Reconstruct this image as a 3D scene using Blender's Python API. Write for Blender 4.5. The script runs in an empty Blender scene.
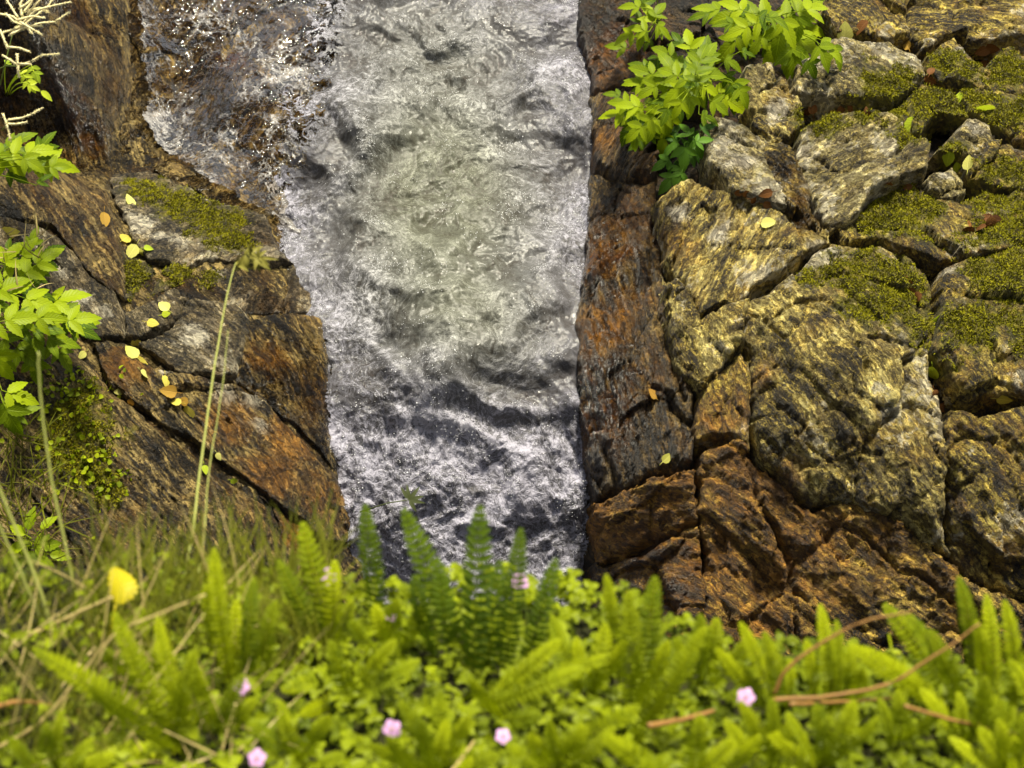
import bpy, math, random
import numpy as np
from mathutils import Vector, Matrix

random.seed(7)
RNG = np.random.default_rng(11)
SC = bpy.context.scene
COL = SC.collection

# ------------------------------------------------------------------ camera, sky, sun, exposure
CAM = np.array([0.0, 0.0, 3.0])
FPX = 512 / math.tan(math.radians(18.0))          # focal length in pixels
FWD = np.array([0.0, math.sin(math.radians(45)), -math.cos(math.radians(45))])
UPV = np.array([0.0, math.cos(math.radians(45)), math.sin(math.radians(45))])
RGT = np.array([1.0, 0.0, 0.0])

cam_d = bpy.data.cameras.new('camera')
cam = bpy.data.objects.new('camera', cam_d)
COL.objects.link(cam)
cam.location = CAM
cam.rotation_euler = (math.radians(45), 0, 0)
cam_d.sensor_width = 36.0
cam_d.angle = math.radians(36.0)
cam_d.clip_start = 0.05
cam_d.clip_end = 500
cam_d.dof.use_dof = True
cam_d.dof.focus_distance = 4.15
cam_d.dof.aperture_fstop = 8.2
SC.camera = cam

world = bpy.data.worlds.new('World')
SC.world = world
world.use_nodes = True
wn = world.node_tree
sky = wn.nodes.new('ShaderNodeTexSky')
sky.sky_type = 'NISHITA'
sky.sun_disc = False
SUN_EL, SUN_AZ = math.radians(75), math.radians(35)     # azimuth measured from +y towards +x
sky.sun_elevation = SUN_EL
sky.sun_rotation = SUN_AZ
hsv = wn.nodes.new('ShaderNodeHueSaturation')
hsv.inputs['Saturation'].default_value = 0.2
wn.links.new(sky.outputs[0], hsv.inputs['Color'])
bg = wn.nodes['Background']
wn.links.new(hsv.outputs[0], bg.inputs['Color'])
bg.inputs['Strength'].default_value = 0.085
sun_d = bpy.data.lights.new('sun', 'SUN')
sun_d.energy = 4.8
sun_d.angle = math.radians(8)
sun_d.color = (1.0, 0.93, 0.74)
sun = bpy.data.objects.new('sun', sun_d)
COL.objects.link(sun)
sd = Vector((math.sin(SUN_AZ) * math.cos(SUN_EL), math.cos(SUN_AZ) * math.cos(SUN_EL), math.sin(SUN_EL)))
sun.rotation_euler = sd.to_track_quat('Z', 'Y').to_euler()
sun.location = (2, 3, 8)
SC.view_settings.view_transform = 'Standard'
SC.view_settings.look = 'None'
SC.view_settings.gamma = 1
SC.view_settings.exposure = 1.15
SC.view_settings.use_curve_mapping = False
SC.cycles.max_bounces = 8
SC.cycles.transparent_max_bounces = 16
SC.cycles.use_denoising = True
SC.cycles.caustics_reflective = False
SC.cycles.caustics_refractive = False
SC.cycles.sample_clamp_indirect = 3.0

# ------------------------------------------------------------------ numpy noise
def _hash(ix, iy, iz, seed=0):
    h = (ix.astype(np.uint32) * np.uint32(374761393) + iy.astype(np.uint32) * np.uint32(668265263)
         + iz.astype(np.uint32) * np.uint32(2147483647 - 58) + np.uint32(seed * 7919 + 13))
    h = (h ^ (h >> np.uint32(13))) * np.uint32(1274126177)
    h = h ^ (h >> np.uint32(16))
    h = h * np.uint32(2246822519)
    return h ^ (h >> np.uint32(15))

_G = np.array([[1,1,0],[-1,1,0],[1,-1,0],[-1,-1,0],[1,0,1],[-1,0,1],[1,0,-1],[-1,0,-1],
               [0,1,1],[0,-1,1],[0,1,-1],[0,-1,-1],[1,1,0],[-1,1,0],[0,-1,1],[0,-1,-1]], dtype=np.float32)

def perlin(x, y, z, seed=0):
    x = np.asarray(x, np.float32); y = np.asarray(y, np.float32); z = np.asarray(z, np.float32)
    x, y, z = np.broadcast_arrays(x, y, z)
    xi, yi, zi = np.floor(x).astype(np.int32), np.floor(y).astype(np.int32), np.floor(z).astype(np.int32)
    xf, yf, zf = x - xi, y - yi, z - zi
    u, v, w = [t * t * t * (t * (t * 6 - 15) + 10) for t in (xf, yf, zf)]
    def g(dx, dy, dz):
        gr = _G[_hash(xi + dx, yi + dy, zi + dz, seed) & np.uint32(15)]
        return gr[..., 0] * (xf - dx) + gr[..., 1] * (yf - dy) + gr[..., 2] * (zf - dz)
    def lerp(a, b, t): return a + t * (b - a)
    x00 = lerp(g(0,0,0), g(1,0,0), u); x10 = lerp(g(0,1,0), g(1,1,0), u)
    x01 = lerp(g(0,0,1), g(1,0,1), u); x11 = lerp(g(0,1,1), g(1,1,1), u)
    return lerp(lerp(x00, x10, v), lerp(x01, x11, v), w)

def fbm(x, y, z, octv=5, seed=0, gain=0.5, ridged=False):
    a, s, f, tot = 1.0, 0.0, 1.0, 0.0
    for o in range(octv):
        n = perlin(np.asarray(x) * f, np.asarray(y) * f, np.asarray(z) * f, seed + o * 17)
        if ridged: n = 0.6 - 2.0 * np.abs(n)
        s = s + a * n; tot += a
        a *= gain; f *= 2.03
    return s / tot

def worley(x, y, seed=0):
    """nearest-site offsets, cell hash in 0..1 (two of them) and the F2-F1 distance"""
    x = np.asarray(x, np.float32); y = np.asarray(y, np.float32)
    xi, yi = np.floor(x).astype(np.int32), np.floor(y).astype(np.int32)
    d1 = np.full(x.shape, 9e9, np.float32); d2 = d1.copy()
    ox = np.zeros_like(d1); oy = np.zeros_like(d1); h1 = np.zeros_like(d1); h2 = np.zeros_like(d1); h3 = np.zeros_like(d1)
    for dx in (-1, 0, 1):
        for dy in (-1, 0, 1):
            a = _hash(xi + dx, yi + dy, xi * 0, seed); b = _hash(xi + dx, yi + dy, xi * 0 + 1, seed)
            c = _hash(xi + dx, yi + dy, xi * 0 + 2, seed)
            ax = (a & np.uint32(65535)).astype(np.float32) / 65535; ay = (a >> np.uint32(16)).astype(np.float32) / 65535
            vx, vy = x - (xi + dx + ax), y - (yi + dy + ay)
            d = np.sqrt(vx * vx + vy * vy)
            near = d < d1
            d2 = np.where(near, d1, np.minimum(d2, d)); d1 = np.where(near, d, d1)
            ox = np.where(near, vx, ox); oy = np.where(near, vy, oy)
            h1 = np.where(near, (b & np.uint32(65535)).astype(np.float32) / 65535, h1)
            h2 = np.where(near, (b >> np.uint32(16)).astype(np.float32) / 65535, h2)
            h3 = np.where(near, (c & np.uint32(65535)).astype(np.float32) / 65535, h3)
    return ox, oy, h1, h2, h3, d2 - d1

def smooth(a, b, x):
    t = np.clip((x - a) / (b - a), 0, 1)
    return t * t * (3 - 2 * t)

# ------------------------------------------------------------------ gorge coordinates: p across, q up the slope, h off the slope
def ray_dir(u, v):
    return FWD + (u - 512) / FPX * RGT - (v - 384) / FPX * UPV
def P(u, v, Z):
    return CAM + Z * ray_dir(u, v)
_t = math.radians(25)
EP, EQ, EN = np.array([1.0, 0, 0]), np.array([0, math.cos(_t), math.sin(_t)]), np.array([0, -math.sin(_t), math.cos(_t)])
ORI = P(512, 384, 4.2)
def to_pqh(w):
    d = np.asarray(w) - ORI
    return d @ EP, d @ EQ, d @ EN
def to_world(p, q, h):
    p, q, h = np.broadcast_arrays(p, q, h)
    return ORI + p[..., None] * EP + q[..., None] * EQ + h[..., None] * EN

class Surf:
    """thin-plate surface h(p,q) through measured points of a bank"""
    def __init__(s, ctl, lam=2e-4):
        w = np.array([P(*c) for c in ctl]); p, q, h = to_pqh(w)
        s.c = np.stack([p, q], 1); n = len(p)
        K = s.k(s.c) + lam * np.eye(n)
        A = np.zeros((n + 3, n + 3)); A[:n, :n] = K
        A[:n, n:] = np.c_[np.ones(n), s.c]; A[n:, :n] = A[:n, n:].T
        s.w = np.linalg.solve(A, np.r_[h, 0, 0, 0])
    def k(s, x):
        r2 = ((x[:, None, :] - s.c[None]) ** 2).sum(-1)
        return np.where(r2 > 1e-12, r2 * np.log(r2 + 1e-12), 0) * 0.5
    def __call__(s, p, q):
        sh = np.shape(p); x = np.stack([np.ravel(p), np.ravel(q)], 1).astype(float); n = len(s.c)
        out = np.empty(len(x))
        for i in range(0, len(x), 40000):
            c = x[i:i + 40000]
            out[i:i + 40000] = s.k(c) @ s.w[:n] + s.w[n] + c @ s.w[n + 1:]
        return out.reshape(sh)

def pix_pq(surf, uv, off=0.0):
    uv = np.asarray(uv, float)
    d = np.array([ray_dir(a, b) for a, b in uv])
    h = np.full(len(uv), off)
    for _ in range(25):
        t = (h + (ORI - CAM) @ EN) / (d @ EN)
        w = CAM + t[:, None] * d
        p, q, _h = to_pqh(w)
        h = 0.5 * h + 0.5 * (surf(p, q) + off)
    return np.stack([p, q], 1)

WATER = Surf([(340,0,5.09),(300,100,4.87),(285,160,4.77),(580,0,5.22),(450,0,5.16),(470,-150,5.75),(200,-100,5.5),(750,-100,5.5),(270,200,4.80),(592,200,4.80),(440,200,4.76),(310,340,4.47),(575,340,4.47),
              (440,375,4.36),(325,430,4.45),(582,430,4.44),(450,450,4.44),(348,540,4.5),(592,560,4.52),(470,600,4.5),(420,720,4.6),(610,700,4.6),
              (150,300,4.6),(750,300,4.55),(200,600,4.55),(760,600,4.6)])
RIGHT = Surf([(580,0,5.2),(588,100,4.98),(592,200,4.78),(577,340,4.46),(582,450,4.43),(594,600,4.5),(640,0,5.0),(655,100,4.74),(660,190,4.5),(672,340,4.2),(692,480,4.12),(700,620,4.18),
              (700,250,4.3),(740,420,4.04),(800,0,4.93),(1024,0,4.85),(800,150,4.46),(1024,150,4.38),(800,250,4.2),(1024,250,4.1),(770,350,4.02),(900,400,3.9),(1024,400,3.84),
              (760,600,4.14),(900,600,4.0),(1024,600,3.9),(800,720,4.2),(1024,720,4.05),(1200,300,3.85),(1200,0,4.7),(1250,650,3.85),(850,-150,5.5),(600,-150,5.8),(1200,-150,5.3),(650,800,4.5),(1000,850,4.2)])
LEFT = Surf([(350,0,5.2),(240,0,5.14),(150,0,5.06),(126,100,4.86),(250,100,4.93),(310,130,4.92),(200,180,4.72),(275,215,4.76),(110,180,4.62),(300,300,4.54),(230,290,4.4),(120,300,4.26),
             (322,400,4.43),(250,400,4.24),(346,530,4.47),(200,420,4.16),(105,20,4.9),(60,0,4.8),(0,0,4.4),(0,150,4.22),(52,150,4.64),(40,80,4.84),(0,300,4.04),(55,270,4.16),(0,420,3.9),(100,420,4.0),
             (0,560,3.86),(150,550,4.0),(260,530,4.18),(320,620,4.4),(-160,300,3.75),(-160,0,4.2),(100,720,4.1),(-160,620,3.75),(300,750,4.5),(100,-150,5.3),(340,-150,5.7),(-160,-150,4.7)])

# ------------------------------------------------------------------ mesh and property helpers
def mesh_obj(name, verts, faces, mat=None, parent=None, smooth_=True):
    me = bpy.data.meshes.new(name)
    verts = np.asarray(verts, np.float32)
    if isinstance(faces, np.ndarray):
        k = faces.shape[1]
        me.vertices.add(len(verts)); me.vertices.foreach_set('co', verts.ravel())
        me.loops.add(faces.size); me.loops.foreach_set('vertex_index', faces.ravel().astype(np.int32))
        me.polygons.add(len(faces))
        me.polygons.foreach_set('loop_start', np.arange(0, faces.size, k, dtype=np.int32))
        me.update(calc_edges=True)
    else:
        me.from_pydata([tuple(v) for v in verts], [], faces)
    if smooth_: me.polygons.foreach_set('use_smooth', np.ones(len(me.polygons), bool))
    if mat is not None: me.materials.append(mat)
    me.update()
    o = bpy.data.objects.new(name, me)
    COL.objects.link(o)
    if parent is not None: o.parent = parent
    return o

def set_attr(o, name, val):
    me = o.data; val = np.asarray(val, np.float32)
    if val.ndim == 1:
        a = me.attributes.new(name, 'FLOAT', 'POINT'); a.data.foreach_set('value', val)
    else:
        a = me.attributes.new(name, 'FLOAT_VECTOR', 'POINT'); a.data.foreach_set('vector', val.ravel())

def recenter(o, c):
    """put the object's origin at its base point c"""
    co = np.empty(len(o.data.vertices) * 3, np.float32); o.data.vertices.foreach_get('co', co)
    co = co.reshape(-1, 3) - np.asarray(c, np.float32)
    o.data.vertices.foreach_set('co', co.ravel()); o.data.update()
    o.location = Vector(c)

def tag(o, label=None, cat=None, group=None, kind=None):
    if label: o['label'] = label
    if cat: o['category'] = cat
    if group: o['group'] = group
    if kind: o['kind'] = kind
    return o

def empty(name, loc, label, cat, group=None):
    o = bpy.data.objects.new(name, None); COL.objects.link(o); o.location = Vector(loc)
    o.empty_display_size = 0.05
    return tag(o, label, cat, group)

def grid_faces(mask):
    """quads of a masked vertex grid; returns (index map, faces)"""
    idx = -np.ones(mask.shape, np.int64)
    q = mask[:-1, :-1] & mask[1:, :-1] & mask[1:, 1:] & mask[:-1, 1:]
    used = np.zeros(mask.shape, bool)
    used[:-1, :-1] |= q; used[1:, :-1] |= q; used[1:, 1:] |= q; used[:-1, 1:] |= q
    idx[used] = np.arange(used.sum())
    f = np.stack([idx[:-1, :-1][q], idx[:-1, 1:][q], idx[1:, 1:][q], idx[1:, :-1][q]], 1)
    return used, f

def poly_sdf(p, q, poly):
    """signed distance, positive inside"""
    d = np.full(p.shape, 9e9); ins = np.zeros(p.shape, bool); n = len(poly)
    for i in range(n):
        ax, ay = poly[i]; bx, by = poly[(i + 1) % n]
        ex, ey = bx - ax, by - ay
        t = np.clip(((p - ax) * ex + (q - ay) * ey) / (ex * ex + ey * ey + 1e-12), 0, 1)
        d = np.minimum(d, (p - ax - t * ex) ** 2 + (q - ay - t * ey) ** 2)
        c = ((ay > q) != (by > q)) & (p < (bx - ax) * (q - ay) / (by - ay + 1e-12) + ax)
        ins ^= c
    d = np.sqrt(d)
    return np.where(ins, d, -d)

def line_dist(p, q, pts):
    """distance to a polyline with its side and the arc length along it"""
    best = np.full(p.shape, 9e9); sg = np.zeros(p.shape); arc = np.zeros(p.shape); L = 0.0
    for (ax, ay), (bx, by) in zip(pts[:-1], pts[1:]):
        ex, ey = bx - ax, by - ay; l = math.hypot(ex, ey)
        t = np.clip(((p - ax) * ex + (q - ay) * ey) / (l * l + 1e-12), 0, 1)
        d = np.hypot(p - ax - t * ex, q - ay - t * ey)
        near = d < best
        best = np.where(near, d, best)
        sg = np.where(near, np.sign(ex * (q - ay) - ey * (p - ax)), sg)
        arc = np.where(near, L + t * l, arc); L += l
    return best * sg, arc, best

# ------------------------------------------------------------------ materials
class NT:
    def __init__(s, name):
        s.m = bpy.data.materials.new(name); s.m.use_nodes = True
        s.t = s.m.node_tree; s.n = s.t.nodes; s.n.clear()
        s.out = s.n.new('ShaderNodeOutputMaterial')
    def new(s, typ, **kw):
        n = s.n.new(typ)
        for k, v in kw.items(): setattr(n, k, v)
        return n
    def link(s, a, b): s.t.links.new(a, b)
    def put(s, sock, v):
        if hasattr(v, 'is_output'): s.link(v, sock)
        else: sock.default_value = v
    def attr(s, name, out='Fac'):
        n = s.new('ShaderNodeAttribute'); n.attribute_name = name; return n.outputs[out]
    def obj(s): return s.new('ShaderNodeTexCoord').outputs['Object']
    def mapping(s, vec, scale):
        n = s.new('ShaderNodeMapping'); s.link(vec, n.inputs['Vector']); n.inputs['Scale'].default_value = scale; return n.outputs[0]
    def noise(s, vec, scale, detail=6, rough=0.6, dist=0.0, out='Fac'):
        n = s.new('ShaderNodeTexNoise'); s.link(vec, n.inputs['Vector'])
        n.inputs['Scale'].default_value = scale; n.inputs['Detail'].default_value = detail
        n.inputs['Roughness'].default_value = rough; n.inputs['Distortion'].default_value = dist
        return n.outputs[out]
    def vor(s, vec, scale, feature='F1', out='Distance', rnd=1.0):
        n = s.new('ShaderNodeTexVoronoi', feature=feature); s.link(vec, n.inputs['Vector'])
        n.inputs['Scale'].default_value = scale; n.inputs['Randomness'].default_value = rnd
        return n.outputs[out]
    def math(s, op, a, b=0.0, c=None, clamp=False):
        n = s.new('ShaderNodeMath', operation=op, use_clamp=clamp)
        s.put(n.inputs[0], a); s.put(n.inputs[1], b)
        if c is not None: s.put(n.inputs[2], c)
        return n.outputs[0]
    def vadd(s, a, b):
        n = s.new('ShaderNodeVectorMath', operation='ADD'); s.link(a, n.inputs[0]); s.link(b, n.inputs[1]); return n.outputs[0]
    def vscale(s, a, f):
        n = s.new('ShaderNodeVectorMath', operation='SCALE'); s.link(a, n.inputs[0]); n.inputs['Scale'].default_value = f; return n.outputs[0]
    def rng(s, x, a, b, c=0.0, d=1.0, typ='LINEAR'):
        n = s.new('ShaderNodeMapRange', interpolation_type=typ); s.put(n.inputs[0], x)
        for i, v in enumerate((a, b, c, d)): n.inputs[i + 1].default_value = v
        return n.outputs[0]
    def ramp(s, x, stops, interp='LINEAR'):
        n = s.new('ShaderNodeValToRGB'); s.put(n.inputs[0], x); cr = n.color_ramp; cr.interpolation = interp
        while len(cr.elements) < len(stops): cr.elements.new(0.5)
        for e, (t, c) in zip(cr.elements, stops):
            e.position = t; e.color = (*c, 1)
        return n.outputs[0]
    def mix(s, f, a, b, typ='MIX'):
        n = s.new('ShaderNodeMix', data_type='RGBA', blend_type=typ); s.put(n.inputs[0], f)
        for i, v in ((6, a), (7, b)):
            s.put(n.inputs[i], v if hasattr(v, 'is_output') else (*v, 1))
        return n.outputs[2]
    def bump(s, h, strength, dist, normal=None):
        n = s.new('ShaderNodeBump'); s.link(h, n.inputs['Height']); s.put(n.inputs['Strength'], strength)
        n.inputs['Distance'].default_value = dist
        if normal is not None: s.link(normal, n.inputs['Normal'])
        return n.outputs[0]
    def bsdf(s, color, rough=0.6, spec=0.5, normal=None, **kw):
        n = s.new('ShaderNodeBsdfPrincipled'); s.put(n.inputs['Base Color'], color if hasattr(color, 'is_output') else (*color, 1))
        s.put(n.inputs['Roughness'], rough); s.put(n.inputs['Specular IOR Level'], spec)
        if normal is not None: s.link(normal, n.inputs['Normal'])
        for k, v in kw.items(): s.put(n.inputs[k], v)
        return n.outputs[0]
    def done(s, sh):
        s.link(sh, s.out.inputs['Surface']); return s.m

def rock_mat(name, dark, mid, light, accent, acc_amt=0.5, rough=(0.5, 0.85), strata=1.0, bump=1.0, lichen=0.0, balance=0.0):
    t = NT(name)
    st = t.attr('strata', 'Vector'); ob = t.obj()
    wv = t.vscale(t.noise(ob, 9, 3, out='Color'), 0.05)
    st = t.vadd(st, wv)
    fine_st = t.noise(t.mapping(st, (95, 9, 30)), 1.0, 8, 0.7)
    mid_st = t.noise(t.mapping(st, (26, 3.5, 12)), 1.0, 5, 0.6)
    blot = t.noise(ob, 7, 8, 0.65, 0.4)
    speck = t.noise(ob, 120, 6, 0.75)
    v = t.math('MULTIPLY_ADD', t.math('SUBTRACT', fine_st, 0.5), 1.5 * strata, blot)
    v = t.math('MULTIPLY_ADD', t.math('SUBTRACT', mid_st, 0.5), 0.9 * strata, v)
    v = t.math('MULTIPLY_ADD', t.math('SUBTRACT', speck, 0.5), 1.3, v)
    v = t.math('ADD', v, balance)
    c = t.ramp(v, [(0.30, dark), (0.49, mid), (0.73, light)])
    ac = t.rng(t.noise(ob, 4.5, 7, 0.65, 0.5), 0.47, 0.62)
    ac = t.math('MULTIPLY', ac, t.math('ADD', 0.35, t.rng(fine_st, 0.3, 0.7)), clamp=True)
    c = t.mix(t.math('MULTIPLY', ac, acc_amt), c, accent)
    if lichen > 0:
        li = t.rng(t.math('MULTIPLY_ADD', t.noise(ob, 55, 5, 0.7), 0.5, t.noise(ob, 6, 6, 0.6)), 0.86 - lichen * 0.2, 0.93 - lichen * 0.2)
        c = t.mix(t.math('MULTIPLY', li, 0.85), c, (0.50, 0.46, 0.34))
    pale = t.attr('pale'); c = t.mix(t.rng(t.math('MULTIPLY_ADD', t.math('SUBTRACT', speck, 0.5), 1.6, pale), 0.45, 0.85), c, (0.50, 0.46, 0.36))
    rust = t.attr('rust'); c = t.mix(t.math('MULTIPLY', rust, t.rng(t.math('ADD', fine_st, blot), 0.7, 1.15)), c, (0.34, 0.15, 0.018))
    ms = t.rng(t.math('MULTIPLY_ADD', t.math('SUBTRACT', t.noise(ob, 40, 5, 0.7), 0.5), 1.4, t.attr('moss')), 0.28, 0.66)
    mc = t.ramp(t.noise(ob, 30, 6, 0.7), [(0.3, (0.045, 0.045, 0.004)), (0.7, (0.22, 0.195, 0.012))])
    c = t.mix(ms, c, mc)
    wet = t.attr('wet')  # darkens damp rock, and carries painted shade in the left wall's recess
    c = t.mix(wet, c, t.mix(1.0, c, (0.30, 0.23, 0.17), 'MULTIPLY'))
    chip = t.vor(t.mapping(t.vadd(st, t.vscale(t.noise(ob, 60, 2, out='Color'), 0.012)), (120, 48, 60)), 1.0, 'F1', 'Color')
    chip2 = t.vor(t.mapping(t.vadd(st, t.vscale(t.noise(ob, 30, 2, out='Color'), 0.03)), (46, 17, 26)), 1.0, 'F1', 'Color')
    sepn = t.new('ShaderNodeSeparateColor'); t.link(chip, sepn.inputs[0]); chv = sepn.outputs[0]
    sep2 = t.new('ShaderNodeSeparateColor'); t.link(chip2, sep2.inputs[0]); chv2 = sep2.outputs[0]
    c = t.mix(1.0, c, t.ramp(chv, [(0.0, (0.40, 0.37, 0.32)), (0.55, (1.0, 1.0, 1.0)), (1.0, (1.8, 1.75, 1.6))]), 'MULTIPLY')
    c = t.mix(1.0, c, t.ramp(chv2, [(0.0, (0.7, 0.66, 0.6)), (0.6, (1.0, 1.0, 1.0)), (1.0, (1.25, 1.22, 1.15))]), 'MULTIPLY')
    grain = t.noise(ob, 260, 5, 0.8)
    crk = t.math('MINIMUM', t.vor(t.mapping(st, (22, 9, 14)), 1.0, 'DISTANCE_TO_EDGE'), 0.10)
    hgt = t.math('MULTIPLY_ADD', fine_st, 0.8, t.math('MULTIPLY', speck, 0.7))
    hgt = t.math('MULTIPLY_ADD', grain, 0.22, hgt)
    hgt = t.math('MULTIPLY_ADD', crk, 2.2, hgt)
    hgt = t.math('MULTIPLY_ADD', chv, 0.30, hgt); hgt = t.math('MULTIPLY_ADD', chv2, 0.30, hgt)
    nrm = t.bump(hgt, 1.0 * bump, 0.042)
    r = t.math('SUBTRACT', t.rng(speck, 0.3, 0.7, rough[0], rough[1]), t.math('MULTIPLY', wet, 0.4), clamp=True)
    return t.done(t.bsdf(c, r, 0.5, nrm))

M_PALE = rock_mat('pale_gneiss', (0.024, 0.016, 0.002), (0.25, 0.185, 0.026), (0.66, 0.56, 0.19), (0.25, 0.145, 0.014), 0.6, lichen=0.3)
M_LICH = rock_mat('lichen_gneiss', (0.045, 0.034, 0.008), (0.28, 0.225, 0.066), (0.62, 0.55, 0.28), (0.21, 0.135, 0.02), 0.4, strata=0.6, lichen=0.6)
M_OCHRE = rock_mat('ochre_gneiss', (0.016, 0.010, 0.0015), (0.195, 0.135, 0.011), (0.58, 0.47, 0.10), (0.26, 0.13, 0.010), 0.6, lichen=0.2)
M_BROWN = rock_mat('brown_gneiss', (0.008, 0.0045, 0.001), (0.140, 0.080, 0.005), (0.56, 0.40, 0.075), (0.26, 0.125, 0.008), 0.6)
M_RED = rock_mat('red_brown_gneiss', (0.005, 0.003, 0.001), (0.050, 0.028, 0.005), (0.22, 0.15, 0.05), (0.14, 0.055, 0.006), 0.6, rough=(0.3, 0.65))
M_SLAB = rock_mat('wet_slab_gneiss', (0.006, 0.004, 0.001), (0.075, 0.047, 0.010), (0.36, 0.28, 0.12), (0.09, 0.05, 0.010), 0.6, rough=(0.25, 0.5))
M_GREY = rock_mat('grey_gneiss', (0.010, 0.007, 0.0025), (0.095, 0.072, 0.028), (0.36, 0.30, 0.19), (0.14, 0.08, 0.014), 0.4, strata=0.7, lichen=.15)
M_WALL = rock_mat('water_worn_gneiss', (0.006, 0.004, 0.001), (0.068, 0.045, 0.011), (0.36, 0.27, 0.10), (0.13, 0.06, 0.007), 0.5, strata=1.2, rough=(0.3, 0.65))
M_BED = rock_mat('bedrock_dark', (0.006, 0.004, 0.001), (0.03, 0.018, 0.005), (0.10, 0.065, 0.02), (0.09, 0.035, 0.006), 0.6)

# ------------------------------------------------------------------ bedrock under both banks and the stream bed
STEP = 0.0045
CUR = [(45,-80),(70,0),(88,80),(112,170),(160,240),(215,310),(270,380),(330,450),(380,530)]
def bank_mesh(name, surf, u_poly, drop, mat, step=0.007, curve=False):
    ppq = pix_pq(surf, u_poly, -drop)
    lo, hi = ppq.min(0), ppq.max(0)
    p, q = np.meshgrid(np.arange(lo[0], hi[0], step), np.arange(lo[1], hi[1], step), indexing='ij')
    d = poly_sdf(p, q, ppq)
    h = surf(p, q) - drop
    h = h + 0.035 * fbm(p * 4, q * 4, h * 4, 5, 3) + 0.02 * fbm(p * 16, q * 16, h * 9, 4, 9, ridged=True)
    sA, tA = p * .8 + q * .6, q * .8 - p * .6
    if curve:
        sA, tA, _ = line_dist(p, q, pix_pq(surf, CUR, -drop)); h = h + .016 * fbm(sA * 16, tA * 2.2, 1, 4, 33, ridged=True) + .010 * fbm(sA * 46, tA * 8, 1, 4, 34, .7, True)
    w = to_world(p, q, h)
    used, f = grid_faces(d > -0.01)
    o = mesh_obj(name, w[used], f, mat)
    n = used.sum(); set_attr(o, 'strata', np.stack([sA[used], tA[used], h[used]], 1))
    tag(o, kind='structure')
    return o
bank_mesh('bedrock', RIGHT, [(540,-120),(1250,-120),(1350,250),(1350,780),(560,780),(545,500),(545,300),(555,150)], 0.05, M_BED)
bank_mesh('bedrock', LEFT, [(400,-120),(-230,-120),(-300,250),(-260,760),(400,760),(380,560),(352,400),(325,330),(320,210),(345,120)], 0.022, M_WALL, curve=True)

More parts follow.
